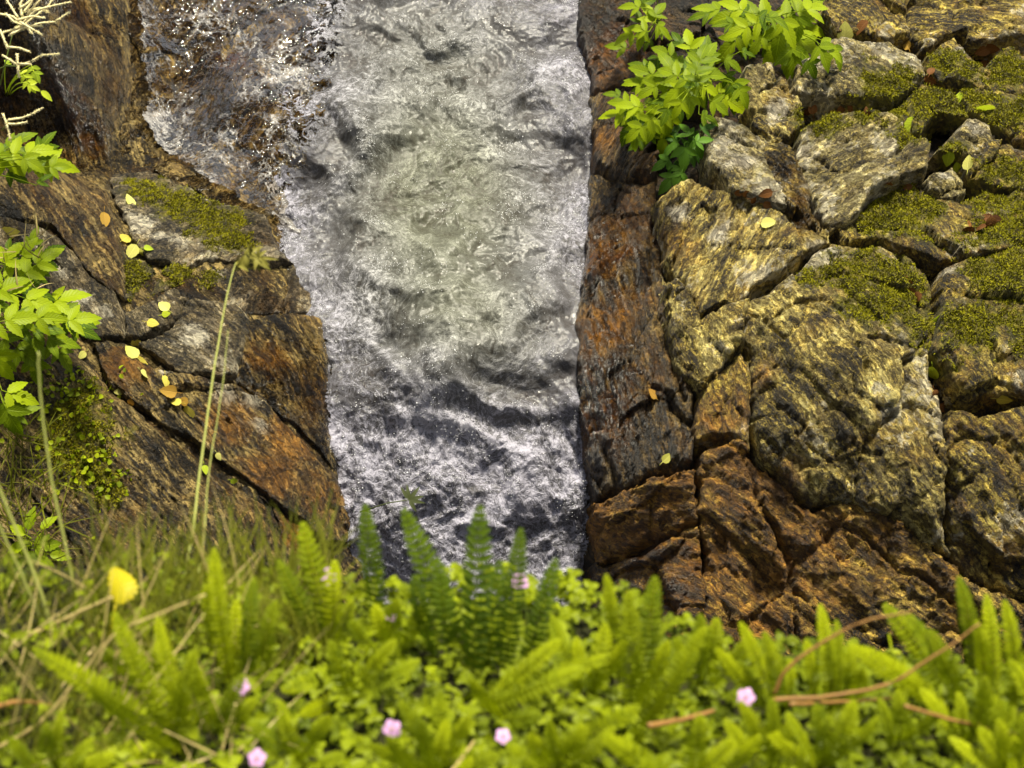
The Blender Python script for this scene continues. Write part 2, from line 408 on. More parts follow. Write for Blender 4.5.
# ------------------------------------------------------------------ rocks, each a thing of its own
ROCKS = {}
def rock(name, surf, uv, mat, label, off=0.03, edge=0.045, skirt=0.10, rough=1.0, facet=1.0, ang=35, tilt=(0, 0), curve=None,
         warp=1.0, moss=(), moss_h=0.0, pale=(), rust=(), wet=(), seed=0, cat='rock', group=None, mound=0.0, strat_amp=1.0, cracks=()):
    ppq = pix_pq(surf, uv, off)
    lo, hi = ppq.min(0) - 0.03, ppq.max(0) + 0.03
    p, q = np.meshgrid(np.arange(lo[0], hi[0], STEP), np.arange(lo[1], hi[1], STEP), indexing='ij')
    wp = 0.030 * warp * fbm(p * 7, q * 7, seed, 5, 5, 0.65); wq = 0.030 * warp * fbm(p * 7 + 40, q * 7, seed + 5, 5, 6, 0.65)
    _a, _b, e1, e2, _c, _d = worley(p * 20 + seed, q * 20, 77)
    wp = wp + 0.007 * warp * (e1 - .5); wq = wq + 0.007 * warp * (e2 - .5)
    d = poly_sdf(p + wp, q + wq, ppq)
    cen = ppq.mean(0)
    h = surf(p, q) + off + tilt[0] * (p - cen[0]) + tilt[1] * (q - cen[1])
    if mound: h = h + mound * smooth(0, 0.25, d)
    # strata coordinates
    if curve is not None:
        s, t, _ = line_dist(p, q, pix_pq(surf, curve, off))
    else:
        a = math.radians(ang); s, t = p * math.cos(a) + q * math.sin(a), -p * math.sin(a) + q * math.cos(a)
    # broken faces at three sizes
    x = s + 0.06 * fbm(p * 5, q * 5, seed + 2, 3, 21); y = t + 0.06 * fbm(p * 5, q * 5, seed + 8, 3, 22)
    for sc_, am, tl, asp in ((5.5, 0.022, 0.30, 0.6), (14, 0.010, 0.30, 0.5), (36, 0.0035, 0.25, 0.55)):
        ox, oy, h1, h2, h3, f21 = worley(x * sc_, y * sc_ * asp, seed + int(sc_))
        h = h + facet * (1.15 * am * (h1 - 0.5) + tl * ((h2 - 0.5) * ox + (h3 - 0.5) * oy / asp) / sc_)
        h = h - facet * am * 0.5 * (1 - smooth(0, 0.10, f21))
    hz = seed * 3.1
    h = h + rough * (0.030 * fbm(p * 3.5, q * 3.5, hz, 4, 31) + 0.010 * fbm(p * 18, q * 18, hz, 4, 32, 0.6))
    h = h + strat_amp * rough * (0.011 * fbm(s * 16, t * 2.2, hz, 4, 33, ridged=True) + 0.0085 * fbm(s * 46, t * 8, hz, 4, 34, 0.7, True))
    h = h + rough * 0.0065 * fbm(p * 70, q * 70, hz, 3, 35, 0.75)
    for c in cracks:
        cd = line_dist(p + wp, q + wq, pix_pq(surf, c[0], off))[2]
        h = h - c[2] * (1 - smooth(0, c[1], cd))
    # rounded rim falling to a steep side
    ev = edge * np.clip(0.75 + 1.5 * fbm(p * 10, q * 10, hz + 4, 3, 81), 0.25, 1.5)
    e = np.clip(d / ev, 0, 1)
    h = h - ev * 0.8 * np.clip(0.75 + 1.3 * fbm(p * 6, q * 6, hz + 9, 3, 82), 0.2, 1.3) * (1 - np.sqrt(1 - (1 - e) ** 2)) - skirt * np.clip(-d / 0.016, 0, 1)
    w = to_world(p, q, h)
    used, f = grid_faces(d > -0.020)
    o = mesh_obj(name, w[used], f, mat)
    P1, Q1, H1 = p[used], q[used], h[used]
    set_attr(o, 'strata', np.stack([s[used], t[used], H1], 1))
    def spots(lst):
        m = np.zeros(len(P1))
        for u, v, r in lst:
            c = pix_pq(surf, [(u, v)], off)[0]
            dd = np.hypot(P1 - c[0], Q1 - c[1]) / (r * 4.2 / FPX)
            m = np.maximum(m, np.clip(1.0 - dd * 0.45, 0, 1))
        m = m + (0.75 * fbm(P1 * 9, Q1 * 9, seed + 60, 4, 71) + 0.5 * fbm(P1 * 34, Q1 * 34, seed + 61, 3, 72)) * (m > 0.02)
        return np.clip(m, 0, 1)
    mm = spots(moss)
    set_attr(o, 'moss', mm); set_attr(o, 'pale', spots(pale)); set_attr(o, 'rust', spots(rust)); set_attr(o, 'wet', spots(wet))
    c = to_world(cen[0], cen[1], float(surf(cen[0], cen[1]) - 0.08))
    W = w[used]
    recenter(o, c)
    tag(o, label, cat, group)
    ROCKS[len(ROCKS)] = (o, W, mm)
    if moss: moss_part(o, W, f, mm, c)
    return o

M_MOSS = None
def moss_mat():
    t = NT('moss'); ob = t.obj()
    c = t.ramp(t.noise(ob, 26, 6, 0.7), [(0.28, (0.085, 0.085, 0.004)), (0.5, (0.20, 0.19, 0.007)), (0.72, (0.36, 0.33, 0.014))])
    return t.done(t.bsdf(c, 0.9, 0.1, t.bump(t.noise(ob, 300, 4, 0.8), 0.6, 0.01)))
M_MOSS = moss_mat()

def moss_part(rock_o, W, f, mm, c):
    """cushions of short shoots rooted on the rock's own surface"""
    vn = np.zeros_like(W); fn = np.cross(W[f[:, 1]] - W[f[:, 0]], W[f[:, 3]] - W[f[:, 0]])
    for k in range(4): np.add.at(vn, f[:, k], fn)
    vn /= np.linalg.norm(vn, axis=1, keepdims=True) + 1e-12
    if (vn @ EN).mean() < 0: vn = -vn
    cl = fbm(W[:, 0] * 22, W[:, 1] * 22, W[:, 2] * 22, 3, 90)
    keep = (mm + 0.5 * cl > 0.42 + 0.35 * RNG.random(len(mm))) & ((vn @ EN) > 0.35)
    idx = np.nonzero(keep)[0]
    if len(idx) == 0: return
    if len(idx) > 9000: idx = RNG.choice(idx, 9000, replace=False)
    n = len(idx) * 5
    base = np.repeat(W[idx], 5, 0) + RNG.normal(0, 0.0025, (n, 3)); nr = np.repeat(vn[idx], 5, 0)
    nr = nr + RNG.normal(0, 0.55, (n, 3)); nr /= np.linalg.norm(nr, axis=1, keepdims=True)
    L = RNG.uniform(0.003, 0.0065, (n, 1)) * (1 + 0.9 * np.repeat(cl[idx], 5)[:, None])
    a = np.cross(nr, RNG.normal(0, 1, (n, 3))); a /= np.linalg.norm(a, axis=1, keepdims=True)
    wd = RNG.uniform(0.0007, 0.0012, (n, 1))
    v = np.stack([base - a * wd - nr * 0.002, base + a * wd - nr * 0.002, base + nr * L * 0.6 + a * wd * 1.5, base + nr * L - a * wd * .3], 1).reshape(-1, 3)
    fc = np.arange(n * 4).reshape(-1, 4)
    mo = mesh_obj('moss', v - np.asarray(c), fc, M_MOSS, rock_o)
    tag(mo, kind='stuff')
# right bank, from the top of the gorge side down
R_ = RIGHT
rock('rock', R_, [(820,14),(845,-30),(905,-30),(907,30),(890,36),(839,30)], M_OCHRE, 'brown rock wedged above the flat pale boulder, beside the leafy plant', 0.06, 0.03, seed=1)
rock('rock', R_, [(909,22),(918,-30),(1060,-30),(1060,33),(981,38),(958,28),(927,46)], M_OCHRE, 'layered brown slab in the top right corner above the mossy rocks', 0.07, 0.03, ang=70, seed=2)
rock('boulder', R_, [(795,66),(836,38),(890,40),(920,56),(924,76),(893,98),(853,93),(795,94)], M_LICH, 'long pale boulder under the brown rocks, right of the leafy plant', 0.10, 0.05, moss=[(895,88,30)], facet=.6, seed=3, cat='boulder', pale=[(815,62,10)])
rock('rock', R_, [(744,62),(775,56),(778,78),(751,98)], M_LICH, 'small squarish stone tucked under the leaves of the big plant', 0.07, 0.02, seed=4)
rock('rock', R_, [(749,102),(782,74),(797,98),(803,126),(788,136),(799,160),(812,203),(829,236),(805,246),(788,206),(768,165),(759,135)], M_PALE, 'narrow upright rock split by a crack, leaning on the big wedge boulder', 0.10, 0.03, skirt=.15, pale=[(780,110,14)], wet=[(800,200,30),(790,170,22)], moss=[(803,118,12)], seed=5,
     cracks=[([(755,128),(775,140),(795,142)], .010, .02)])
rock('boulder', R_, [(797,134),(836,114),(887,114),(916,135),(929,152),(922,170),(872,190),(858,210),(831,227),(815,203),(798,166)], M_LICH, 'wedge shaped pale boulder with a mossy top edge, a yellow leaf on it', 0.12, 0.035, skirt=.16, moss=[(820,125,19), (858,116,14), (912,140,18)], tilt=(0, 0.12), seed=6, cat='boulder', pale=[(800,150,10)], ang=120)
rock('rock', R_, [(703,118),(718,116),(760,130),(768,156),(776,180),(790,204),(760,197),(730,184),(712,156)], M_LICH, 'pale tooth shaped rock just below the big leafy plant', 0.11, 0.03, skirt=.15, pale=[(725,135,20),(742,160,14)], facet=.7, seed=7)
rock('rock', R_, [(925,56),(958,37),(971,54),(993,71),(983,87),(954,83),(930,70)], M_OCHRE, 'small moss covered rock below the layered brown slab', 0.09, 0.03, moss=[(945,62,22), (970,72,19)], pale=[(962,48,7)], seed=8)
rock('rock', R_, [(986,62),(1010,45),(1070,45),(1070,145),(1030,142),(995,120),(968,108),(961,90)], M_OCHRE, 'mossy hump of rock at the right edge with curled dead leaves above it', 0.09, 0.05, moss=[(1005,70,35), (1015,105,38), (980,98,22)], seed=9, mound=.03)
rock('rock', R_, [(884,114),(920,84),(961,97),(968,115),(940,112),(918,132)], M_OCHRE, 'low rock ledge under a thick cushion of moss behind the wedge boulder', 0.08, 0.03, moss=[(920,108,32), (945,102,22), (895,112,16)], seed=10)
rock('rock', R_, [(938,150),(966,119),(991,124),(998,143),(980,152)], M_LICH, 'rounded pale stone ringed by moss near the right edge', 0.09, 0.035, pale=[(975,130,12)], moss=[(950,146,11)], facet=.5, seed=11)
rock('rock', R_, [(925,182),(952,168),(968,182),(958,194),(935,192)], M_LICH, 'knobbly pale stone below the two small green leaves', 0.08, 0.02, pale=[(940,178,8)], seed=12)
rock('rock', R_, [(964,152),(998,143),(1070,140),(1070,192),(992,182),(970,176)], M_OCHRE, 'rock at the right edge between the pale round stone and a mossy slope', 0.07, 0.03, moss=[(1010,170,24), (985,178,16)], seed=13)
rock('rock', R_, [(833,226),(860,212),(874,193),(923,173),(935,194),(962,196),(992,186),(1070,194),(1070,232),(976,256),(940,260),(905,246),(885,234),(845,242)], M_OCHRE, 'mossy sloping ledge with a white lichen spot and a clump of dead leaves', 0.06, 0.03,
     moss=[(885,208,30), (925,205,22), (905,225,22), (1000,200,24), (1025,225,30), (990,240,24)], pale=[(941,209,8),(1005,208,6)], seed=14, ang=20)
rock('rock', R_, [(656,200),(680,184),(712,186),(757,196),(795,212),(806,252),(776,272),(753,287),(742,297),(722,300),(700,312),(668,250)], M_PALE, 'broad pale rock block beside the dark red wall, a pale square leaf on it', 0.08, 0.045, facet=.8, pale=[(720,228,14),(680,212,12)], rust=[(680,240,14)], seed=15, ang=150,
     cracks=[([(710,188),(714,215),(708,245)], .012, .02), ([(722,235),(750,245),(790,252)], .009, .015)])
rock('rock', R_, [(664,262),(700,316),(724,304),(744,300),(745,342),(701,380),(681,374),(671,330)], M_PALE, 'fluted pale rock pillar under the broad pale block', 0.075, 0.03, ang=30, facet=1.3, seed=16, pale=[(680,275,8)],
     cracks=[([(672,300),(690,285),(700,270)], .008, .02)])
rock('rock', R_, [(701,384),(742,345),(751,355),(754,389),(754,446),(736,430),(699,442),(695,412)], M_OCHRE, 'ochre rock strip left of the largest outcrop, below the fluted pillar', 0.06, 0.03, ang=20, rust=[(715,420,26)], seed=17)
rock('rock_outcrop', R_, [(744,303),(764,291),(806,266),(818,252),(850,242),(885,236),(908,250),(931,269),(941,312),(930,352),(945,398),(948,458),(953,553),(931,538),(885,511),(850,494),(816,504),(793,486),(759,461),(754,429),(752,372)], M_PALE,
     'largest pale outcrop with a mossy shoulder and a rounded crest, on the gorge side', 0.06, 0.06, skirt=.13, ang=35, facet=1.0, rough=.9, seed=18, mound=.03, cat='outcrop',
     moss=[(868,268,27), (900,290,35), (860,285,22), (880,305,22), (810,275,14), (915,320,19)], pale=[(828,252,10)], rust=[(768,372,7),(790,480,10)],
     cracks=[([(768,322),(790,305),(822,298),(840,310)], .012, .022), ([(845,300),(850,345),(862,372)], .012, .022), ([(870,340),(900,345),(925,350)], .009, .015), ([(800,470),(860,450),(925,470)], .006, .008), ([(770,400),(810,440)], .006, .009)])
rock('rock', R_, [(943,265),(977,258),(1070,234),(1070,386),(1030,388),(965,396),(948,372),(934,350),(945,310)], M_OCHRE, 'mossy rock face at the right edge beside the largest outcrop', 0.06, 0.04, ang=30, seed=19,
     moss=[(1000,258,35), (1020,285,35), (965,330,24), (985,275,22), (1030,330,22)], pale=[(950,270,9)])
rock('rock', R_, [(953,402),(976,416),(1070,390),(1070,602),(1000,588),(967,574),(955,548),(952,458),(947,420)], M_OCHRE, 'ochre cracked rock face at the right edge, below the mossy face', 0.05, 0.045, ang=40, seed=20, facet=1.2)
rock('rock_outcrop', R_, [(700,448),(736,436),(757,462),(793,492),(816,509),(850,498),(885,514),(931,543),(957,572),(966,600),(966,720),(702,720),(704,620),(707,544),(699,498)], M_BROWN, 'wide dark brown outcrop beneath the largest pale outcrop, above the ferns', 0.04, 0.04, ang=50, seed=21, cat='outcrop', facet=1.0, warp=1.4,
     rust=[(740,480,40),(725,560,36),(790,540,44),(760,620,30)], cracks=[([(760,500),(790,560),(800,640)], .012, .02), ([(850,520),(900,570),(955,600)], .010, .018)])
rock('rock', R_, [(962,580),(1000,592),(1070,606),(1070,720),(968,720)], M_BROWN, 'dark brown rock low at the right edge, behind fern fronds', 0.045, 0.04, ang=45, seed=22)
rock('rock', R_, [(578,-40),(700,-40),(720,40),(700,110),(650,90),(640,82),(592,92),(586,60)], M_BED, 'dark soil stained rock beside the water behind the leafy plant', 0.03, 0.04, seed=23, wet=[(600,40,40)], rust=[(620,50,30)])  # soil dark, with the shade behind the plant also put into the colour
rock('rock', R_, [(590,94),(630,84),(652,100),(664,140),(654,172),(630,176),(597,168)], M_RED, 'small red brown rock by the water under the lowest leaves', 0.04, 0.035, ang=-25, rust=[(606,140,14)], pale=[(616,85,5)], seed=24, strat_amp=1.5)
rock('rock_wall', R_, [(592,172),(630,180),(656,176),(662,258),(677,335),(694,395),(692,462),(640,480),(596,502),(580,420),(576,325),(588,240)], M_RED, 'tall dark red brown rock wall dropping into the white water', 0.03, 0.05, ang=12, seed=25, cat='rock wall', rust=[(600,250,20),(600,330,24),(610,420,16)], wet=[(590,260,40),(585,400,40)], strat_amp=1.6, warp=.7,
     cracks=[([(655,200),(650,260),(662,330),(684,400)], .012, .02), ([(630,230),(640,300)], .008, .012)])
rock('rock', R_, [(590,506),(640,486),(691,466),(696,500),(696,522),(640,545),(598,560)], M_BROWN, 'rusty orange ledge at the foot of the red brown wall', 0.04, 0.03, ang=75, seed=26, rust=[(640,510,60),(670,490,50),(610,530,40)], strat_amp=1.8, warp=1.4, facet=1.0)
rock('rock', R_, [(596,566),(640,550),(697,527),(703,560),(702,640),(690,720),(602,720)], M_BROWN, 'dark wet rock between the rusty ledge and the fern tips', 0.035, 0.04, ang=70, seed=27, wet=[(610,600,50)], warp=1.4, facet=1.0, rust=[(670,560,34),(660,620,34)])

# left bank
L_ = LEFT
rock('rock_wall', L_, [(-70,-60),(126,-60),(127,68),(104,144),(112,172),(104,195),(124,256),(122,296),(96,280),(50,226),(-70,200)], M_WALL, 'smooth curved brown rock wall scored by flowing lines, beside pale flower plumes', 0.02, 0.03, facet=.25, rough=.8, curve=CUR, strat_amp=2.2, seed=31, cat='rock wall', wet=[(30,80,60),(50,150,40),(20,0,50),(85,20,25)], rust=[(75,100,12), (85,140,9)], warp=.8)  # the wet spots here paint the recess's shadow into the rock colour
rock('rock_slab', L_, [(124,-60),(390,-60),(380,60),(340,150),(310,225),(250,222),(200,193),(150,166),(116,152),(128,100)], M_SLAB, 'wet rock slab under a thin sheet of rippling water', 0.0, 0.03, facet=0.75, ang=-30, rough=1.0, seed=32, cat='rock slab', rust=[(230,60,10),(220,180,8)], wet=[(240,80,120)])
rock('rock', L_, [(106,173),(150,168),(200,194),(262,217),(290,262),(242,262),(205,258),(185,264),(150,256),(120,216)], M_GREY, 'dark mossy ledge with white lichen patches below the wet slab', 0.02, 0.04, facet=0.52, ang=-40, seed=33, moss=[(150,190,20),(185,205,24),(215,225,26),(235,240,16),(130,182,10)], pale=[(143,222,15),(180,240,13),(205,215,7),(160,235,9)], wet=[(270,240,24)])
rock('rock', L_, [(118,258),(150,259),(186,268),(206,262),(236,266),(292,262),(318,312),(236,314),(193,292),(176,286),(125,310)], M_GREY, 'dark hollow rock band between the mossy ledge and the grey rocks', -0.005, 0.03, facet=0.68, ang=-20, seed=34, moss=[(135,280,18),(170,276,18),(205,280,14)], pale=[(215,272,10)], wet=[(270,300,30)])
rock('rock', L_, [(124,312),(175,288),(186,299),(169,324),(140,336),(125,332)], M_GREY, 'small flat grey stone with two yellow leaves on it', 0.025, 0.02, facet=0.45, seed=35)
rock('rock', L_, [(138,342),(170,328),(193,297),(236,304),(250,320),(238,372),(224,378),(180,372)], M_GREY, 'grey granular rock in the middle of the near left bank', 0.03, 0.025, facet=0.60, seed=36, pale=[(190,340,12)], ang=60)
rock('rock', L_, [(240,318),(300,314),(322,318),(326,360),(330,425),(332,466),(300,430),(262,398),(228,378),(242,366)], M_WALL, 'brown rock at the left edge of the lower fall', 0.015, 0.04, facet=0.68, seed=37, wet=[(315,390,40)], rust=[(270,360,12)])
rock('rock_ledge', L_, [(86,338),(125,336),(150,370),(226,381),(266,402),(298,433),(332,472),(346,505),(358,545),(325,540),(235,470),(167,424),(104,378)], M_WALL, 'long rust streaked ledge slanting down to the white water', 0.03, 0.035, facet=0.60, curve=CUR, seed=38, cat='rock ledge', rust=[(130,370,15), (230,420,15), (290,450,20), (330,500,18), (270,470,14)], pale=[(225,395,11),(250,400,9),(165,372,6),(258,425,8)], strat_amp=1.6)
rock('rock_ledge', L_, [(128,408),(168,428),(235,476),(320,545),(362,555),(372,640),(320,640),(268,500),(200,452),(150,424)], M_WALL, 'lower dark red ledge under the rust streaked ledge', -0.005, 0.03, facet=0.52, curve=CUR, seed=39, cat='rock ledge', rust=[(300,540,18), (230,490,14)], wet=[(345,570,30)], strat_amp=1.6)
rock('rock_wall', L_, [(40,338),(83,360),(125,403),(185,450),(265,508),(310,580),(320,700),(-70,700),(-90,480),(-70,330)], M_WALL, 'sloping brown rock wall with green moss, at the lower left behind grass', 0.025, 0.035, facet=.35, rough=.9, curve=CUR, strat_amp=2.2, seed=40, cat='rock wall', moss=[(75,440,26),(95,465,20),(60,420,16),(85,400,12),(110,490,10)])
rock('rock', L_, [(-70,200),(48,226),(93,276),(114,292),(122,310),(121,334),(88,332),(55,300),(-20,280),(-70,270)], M_GREY, 'pale edged rock lip behind the green leaves at the left edge', 0.02, 0.025, facet=0.45, curve=CUR, seed=41, pale=[(60,270,8),(85,298,9),(105,315,8),(30,240,6)])

# ------------------------------------------------------------------ water
def water_mat():
    t = NT('white_water'); wv = t.attr('flow', 'Vector'); foam_sheen_a = t.attr('foam'); edge = t.attr('edge'); green = t.attr('green')
    warp = t.vscale(t.noise(wv, 3.2, 3, 0.55, out='Color'), 0.30)
    w1 = t.vadd(t.vadd(wv, warp), t.vscale(t.noise(wv, 10, 4, 0.6, out='Color'), 0.10))
    warp2 = t.vscale(t.noise(wv, 26, 3, 0.6, out='Color'), 0.035)
    w2 = t.vadd(w1, warp2)
    tb = t.attr('turb')
    n1 = t.noise(w1, 9, 10, 0.68, 0.6)
    n2 = t.noise(w2, 60, 7, 0.75, 0.5)
    def rid(vec, sc, det=4):
        n = t.noise(vec, sc, det, 0.55, 0.3); return t.rng(t.math('ABSOLUTE', t.math('SUBTRACT', n, 0.5)), 0.0, 0.075, 1.0, 0.0)
    l1 = rid(w1, 16, 5); l2 = rid(w2, 38, 4); l3 = rid(w2, 90, 3)
    s = t.math('MULTIPLY_ADD', t.math('SUBTRACT', n1, 0.5), t.math('MULTIPLY_ADD', tb, 0.35, 0.9), foam_sheen_a)
    s = t.math('MULTIPLY_ADD', t.math('SUBTRACT', n2, 0.5), t.math('MULTIPLY_ADD', tb, 0.9, 0.45), s)
    s = t.math('MULTIPLY_ADD', l1, t.math('MULTIPLY_ADD', tb, 0.20, 0.09), s)
    s = t.math('MULTIPLY_ADD', l2, t.math('MULTIPLY_ADD', tb, 0.22, 0.11), s)
    s = t.math('MULTIPLY_ADD', l3, t.math('MULTIPLY_ADD', tb, 0.10, 0.13), s)
    c = t.ramp(s, [(0.06, (0.028, 0.022, 0.018)), (0.32, (0.046, 0.042, 0.039)), (0.55, (0.085, 0.085, 0.085)), (0.80, (0.165, 0.165, 0.176)), (1.0, (0.34, 0.34, 0.365))])
    c = t.mix(t.rng(s, 0.0, 0.26, 0.9, 0.0), c, t.ramp(t.noise(w2, 34, 8, .7), [(.35, (.022, .015, .011)), (.5, (.070, .058, .050)), (.62, (.15, .14, .14))]))
    c = t.mix(t.math('MULTIPLY', green, 0.7), c, t.mix(1.0, c, (0.86, 0.89, 0.52), 'MULTIPLY'))
    c = t.mix(t.math('SUBTRACT', 1.0, green, clamp=True), c, t.mix(1.0, c, (0.98, 0.95, 1.07), 'MULTIPLY'))
    hg = t.math('MULTIPLY_ADD', n2, 0.6, t.math('MULTIPLY', l2, 0.22))
    hg = t.math('MULTIPLY_ADD', l1, 0.3, hg); hg = t.math('MULTIPLY_ADD', l3, 0.10, hg)
    hg = t.math('MULTIPLY_ADD', t.noise(w2, 200, 4, 0.7), 0.13, hg)
    nrm = t.bump(hg, t.math('MULTIPLY_ADD', tb, 0.45, 0.22), 0.013)
    sh = t.bsdf(c, t.rng(s, 0.3, 0.9, 0.08, 0.35), 0.6, nrm, IOR=1.33)
    tr = t.new('ShaderNodeBsdfTransparent').outputs[0]
    al = t.math('GREATER_THAN', t.math('ADD', t.math('MULTIPLY_ADD', s, 0.55, edge), t.math('MULTIPLY', l1, .25)), 0.62)
    mx = t.new('ShaderNodeMixShader'); t.link(al, mx.inputs[0]); t.link(tr, mx.inputs[1]); t.link(sh, mx.inputs[2])
    return t.done(mx.outputs[0])
M_WATER = water_mat()
WPOLY = [(325,-90),(318,0),(300,60),(288,105),(280,150),(272,205),(276,240),(292,285),(314,335),(320,395),(334,470),(352,545),(368,620),(390,760),
         (655,760),(622,640),(612,560),(602,480),(598,400),(594,335),(602,262),(612,200),(610,120),(602,60),(602,0),(608,-90)]
def build_water():
    step = 0.004
    ppq = pix_pq(WATER, WPOLY); lo, hi = ppq.min(0) - 0.06, ppq.max(0) + 0.06
    p, q = np.meshgrid(np.arange(lo[0], hi[0], step), np.arange(lo[1], hi[1], step), indexing='ij')
    d = poly_sdf(p + 0.05 * fbm(p * 5, q * 5, 1, 5, 3, .62), q, ppq)
    def at(u, v): return pix_pq(WATER, [(u, v)])[0]
    def blob(u, v, ru, rv):
        c = at(u, v); k = 4.5 / FPX
        return np.exp(-((p - c[0]) / (ru * k)) ** 2 - ((q - c[1]) / (rv * k * 1.15)) ** 2)
    ylip = at(440, 395)[1]
    low = smooth(ylip + 0.06, ylip - 0.12, q)                       # 1 on the lower fall
    a1 = p + 0.10 * fbm(p * 4, q * 4, 2, 4, 41); b1 = q + 0.10 * fbm(p * 4, q * 4, 7, 4, 42)
    h = WATER(p, q)
    turb = smooth(-0.25, 0.35, fbm(p * 3.2, q * 3.2, 12, 3, 49)) ; turb = np.maximum(turb * (1 - .7 * blob(445, 210, 90, 120)), low * 0.9)
    amp = (0.45 + 0.55 * turb) * (0.85 + 0.3 * low)
    swell = fbm(a1 * 2.6, b1 * 2.8, 21, 3, 53)
    h = h + 0.14 * swell
    big = fbm(a1 * 4.5, b1 * 4.5, 3, 5, 43, 0.5, True)
    h = h + 0.040 * big
    a2 = a1 + 0.03 * fbm(p * 15, q * 15, 5, 3, 44); b2 = b1 + 0.03 * fbm(p * 15, q * 15, 9, 3, 45)
    strs = 1 - 0.2 * low
    md = (1 - low) * (1.1 * fbm(a2 * 8, b2 * 8, 5, 4, 46, 0.5) + .32 * fbm(a2 * 13, b2 * 13, 8, 4, 48, .5, True)) + low * (.6 * fbm(a2 * 9, b2 * 9, 15, 4, 57, .5) + .6 * fbm(a2 * 15, b2 * 15 * strs, 5, 5, 46, 0.6, True))
    h = h + amp * 0.030 * md
    fi = fbm(a2 * 48, b2 * 48 * strs, 6, 4, 47, 0.65, True)
    h = h + amp * 0.006 * fi
    # the standing crest above the lip, the trough under it and a few larger waves
    foam = np.full(p.shape, 0.40) + 0.20 * low + 0.28 * (1 - .5 * low) * fbm(a1 * 3.4, b1 * 3.4, 31, 4, 54) + 0.10 * big
    crest = [((385,352),(400,380),(425,398),(455,392),(490,405),(530,412),(572,405)), ((355,130),(365,150),(385,128),(420,132)), ((415,240),(440,265),(468,240)), ((300,215),(340,185),(372,150)),
             ((500,120),(540,80),(575,70)), ((560,250),(545,275),(560,300)), ((470,430),(500,445),(520,470),(515,500)), ((330,440),(345,470),(340,500)), ((395,420),(420,425),(450,425)), ((360,270),(400,290),(440,300),(500,290))]
    for i, ln in enumerate(crest):
        pts = pix_pq(WATER, ln)
        s, t, dd = line_dist(p + 0.02 * fbm(p * 14, q * 14, i, 3, 51), q + 0.02 * fbm(p * 14, q * 14, i + 9, 3, 52), pts)
        A = 0.030 if i == 0 else 0.020
        h = h + A * np.exp(-(dd / 0.030) ** 2)
        foam = foam + (0.22 if i == 0 else 0.13) * np.exp(-(dd / 0.028) ** 2)
    for u, v, ru, rv, dh, df in ((480,402,60,13,-0.05,-0.55), (545,425,45,16,-0.03,-0.42), (405,382,16,8,-.03,-.3), (440,255,26,20,-.03,-.2), (370,405,12,8,-.03,-.4), (390,430,22,8,-.02,-.35), (460,470,30,16,-.01,-.25), (345,420,10,16,-.02,-.3), (350,500,10,24,-.02,-.25),
                              (560,480,26,30,0,-.2), (550,545,28,24,-.02,-.4), (520,100,30,14,-.01,-.15), (560,140,22,40,-.01,-.12), (540,180,16,22,0,-.12), (400,60,60,40,0,-.06), (480,440,40,10,-.01,-.25), (430,500,30,14,-.01,-.15),
                              (310,120,40,50,0,-.28), (300,190,16,20,0,-.15), (400,210,30,14,-.01,-.12), (385,170,22,24,-.02,-.14), (480,560,80,40,0,.06), (400,470,40,20,0,.1), (500,340,60,24,0,.14), (330,290,24,50,0,.08), (585,230,8,60,0,.18), (340,30,20,30,0,-.15), (590,20,10,60,0,.12),
                              (450,320,40,16,.02,.12), (300,250,20,20,.02,.15)):
        b = blob(u, v, ru, rv); h = h + 0.45 * dh * b; foam = foam + (0.42 if v < 415 else 0.25) * df * b
    green = np.clip(blob(440,200,95,120) * 1.2 + blob(470,320,80,60) * 0.6 + 0.45 * blob(430,40,120,90), 0, 1)
    # lacy feathered margins
    wide = np.clip(1.3 * blob(310, 60, 70, 150) + .7 * blob(585, 520, 36, 90) + .5 * blob(335, 480, 24, 110), 0, 1)
    edge = smooth(-0.035, 0.050 + 0.22 * wide, d) * (0.75 + .05 * wide)
    h = h - 0.008 * (1 - smooth(-0.02, 0.05, d))
    w = to_world(p, q, h)
    used, f = grid_faces(d > -0.035)
    o = mesh_obj('water', w[used], f, M_WATER)
    qs = np.where(low > 0, q, q)
    flow = np.stack([p[used], ylip + (q[used] - ylip) * (1 - 0.15 * low[used]), h[used] * 0.6], 1)
    set_attr(o, 'flow', flow); set_attr(o, 'foam', foam[used]); set_attr(o, 'turb', turb[used]); set_attr(o, 'edge', edge[used]); set_attr(o, 'green', green[used])
    tag(o, kind='structure')
    # spray thrown up along the waves
    W = w[used]; dd = d[used]; sc = (0.6 * big + 0.8 * md)[used] + 0.5 * (foam[used] - .6) + RNG.normal(0, .12, len(W))
    idx = np.nonzero((sc > 0.36) & (dd > 0.0))[0]
    idx = RNG.choice(idx, min(7000, len(idx)), replace=False)
    ico = np.array([[0,0,1],[.9,0,.2],[-.45,.78,.2],[-.45,-.78,.2],[0,0,-1]]); icf = np.array([[0,1,2],[0,2,3],[0,3,1],[4,2,1],[4,3,2],[4,1,3]])
    c = W[idx] + EN * (RNG.gamma(1.5, 0.008, (len(idx), 1))) + RNG.normal(0, .004, (len(idx), 3)); r = RNG.uniform(.0007, .0020, (len(idx), 1, 1))
    r = r * np.where(RNG.random((len(idx), 1, 1)) > .96, 1.7, 1)
    v = (c[:, None] + ico[None] * r).reshape(-1, 3); ff = (np.arange(len(idx))[:, None, None] * 5 + icf[None]).reshape(-1, 3)
    t = NT('spray_drops'); m = t.done(t.bsdf((0.75, 0.76, 0.78), 0.1, 0.6))
    tag(mesh_obj('water_spray', v, ff, m), kind='stuff')
build_water()

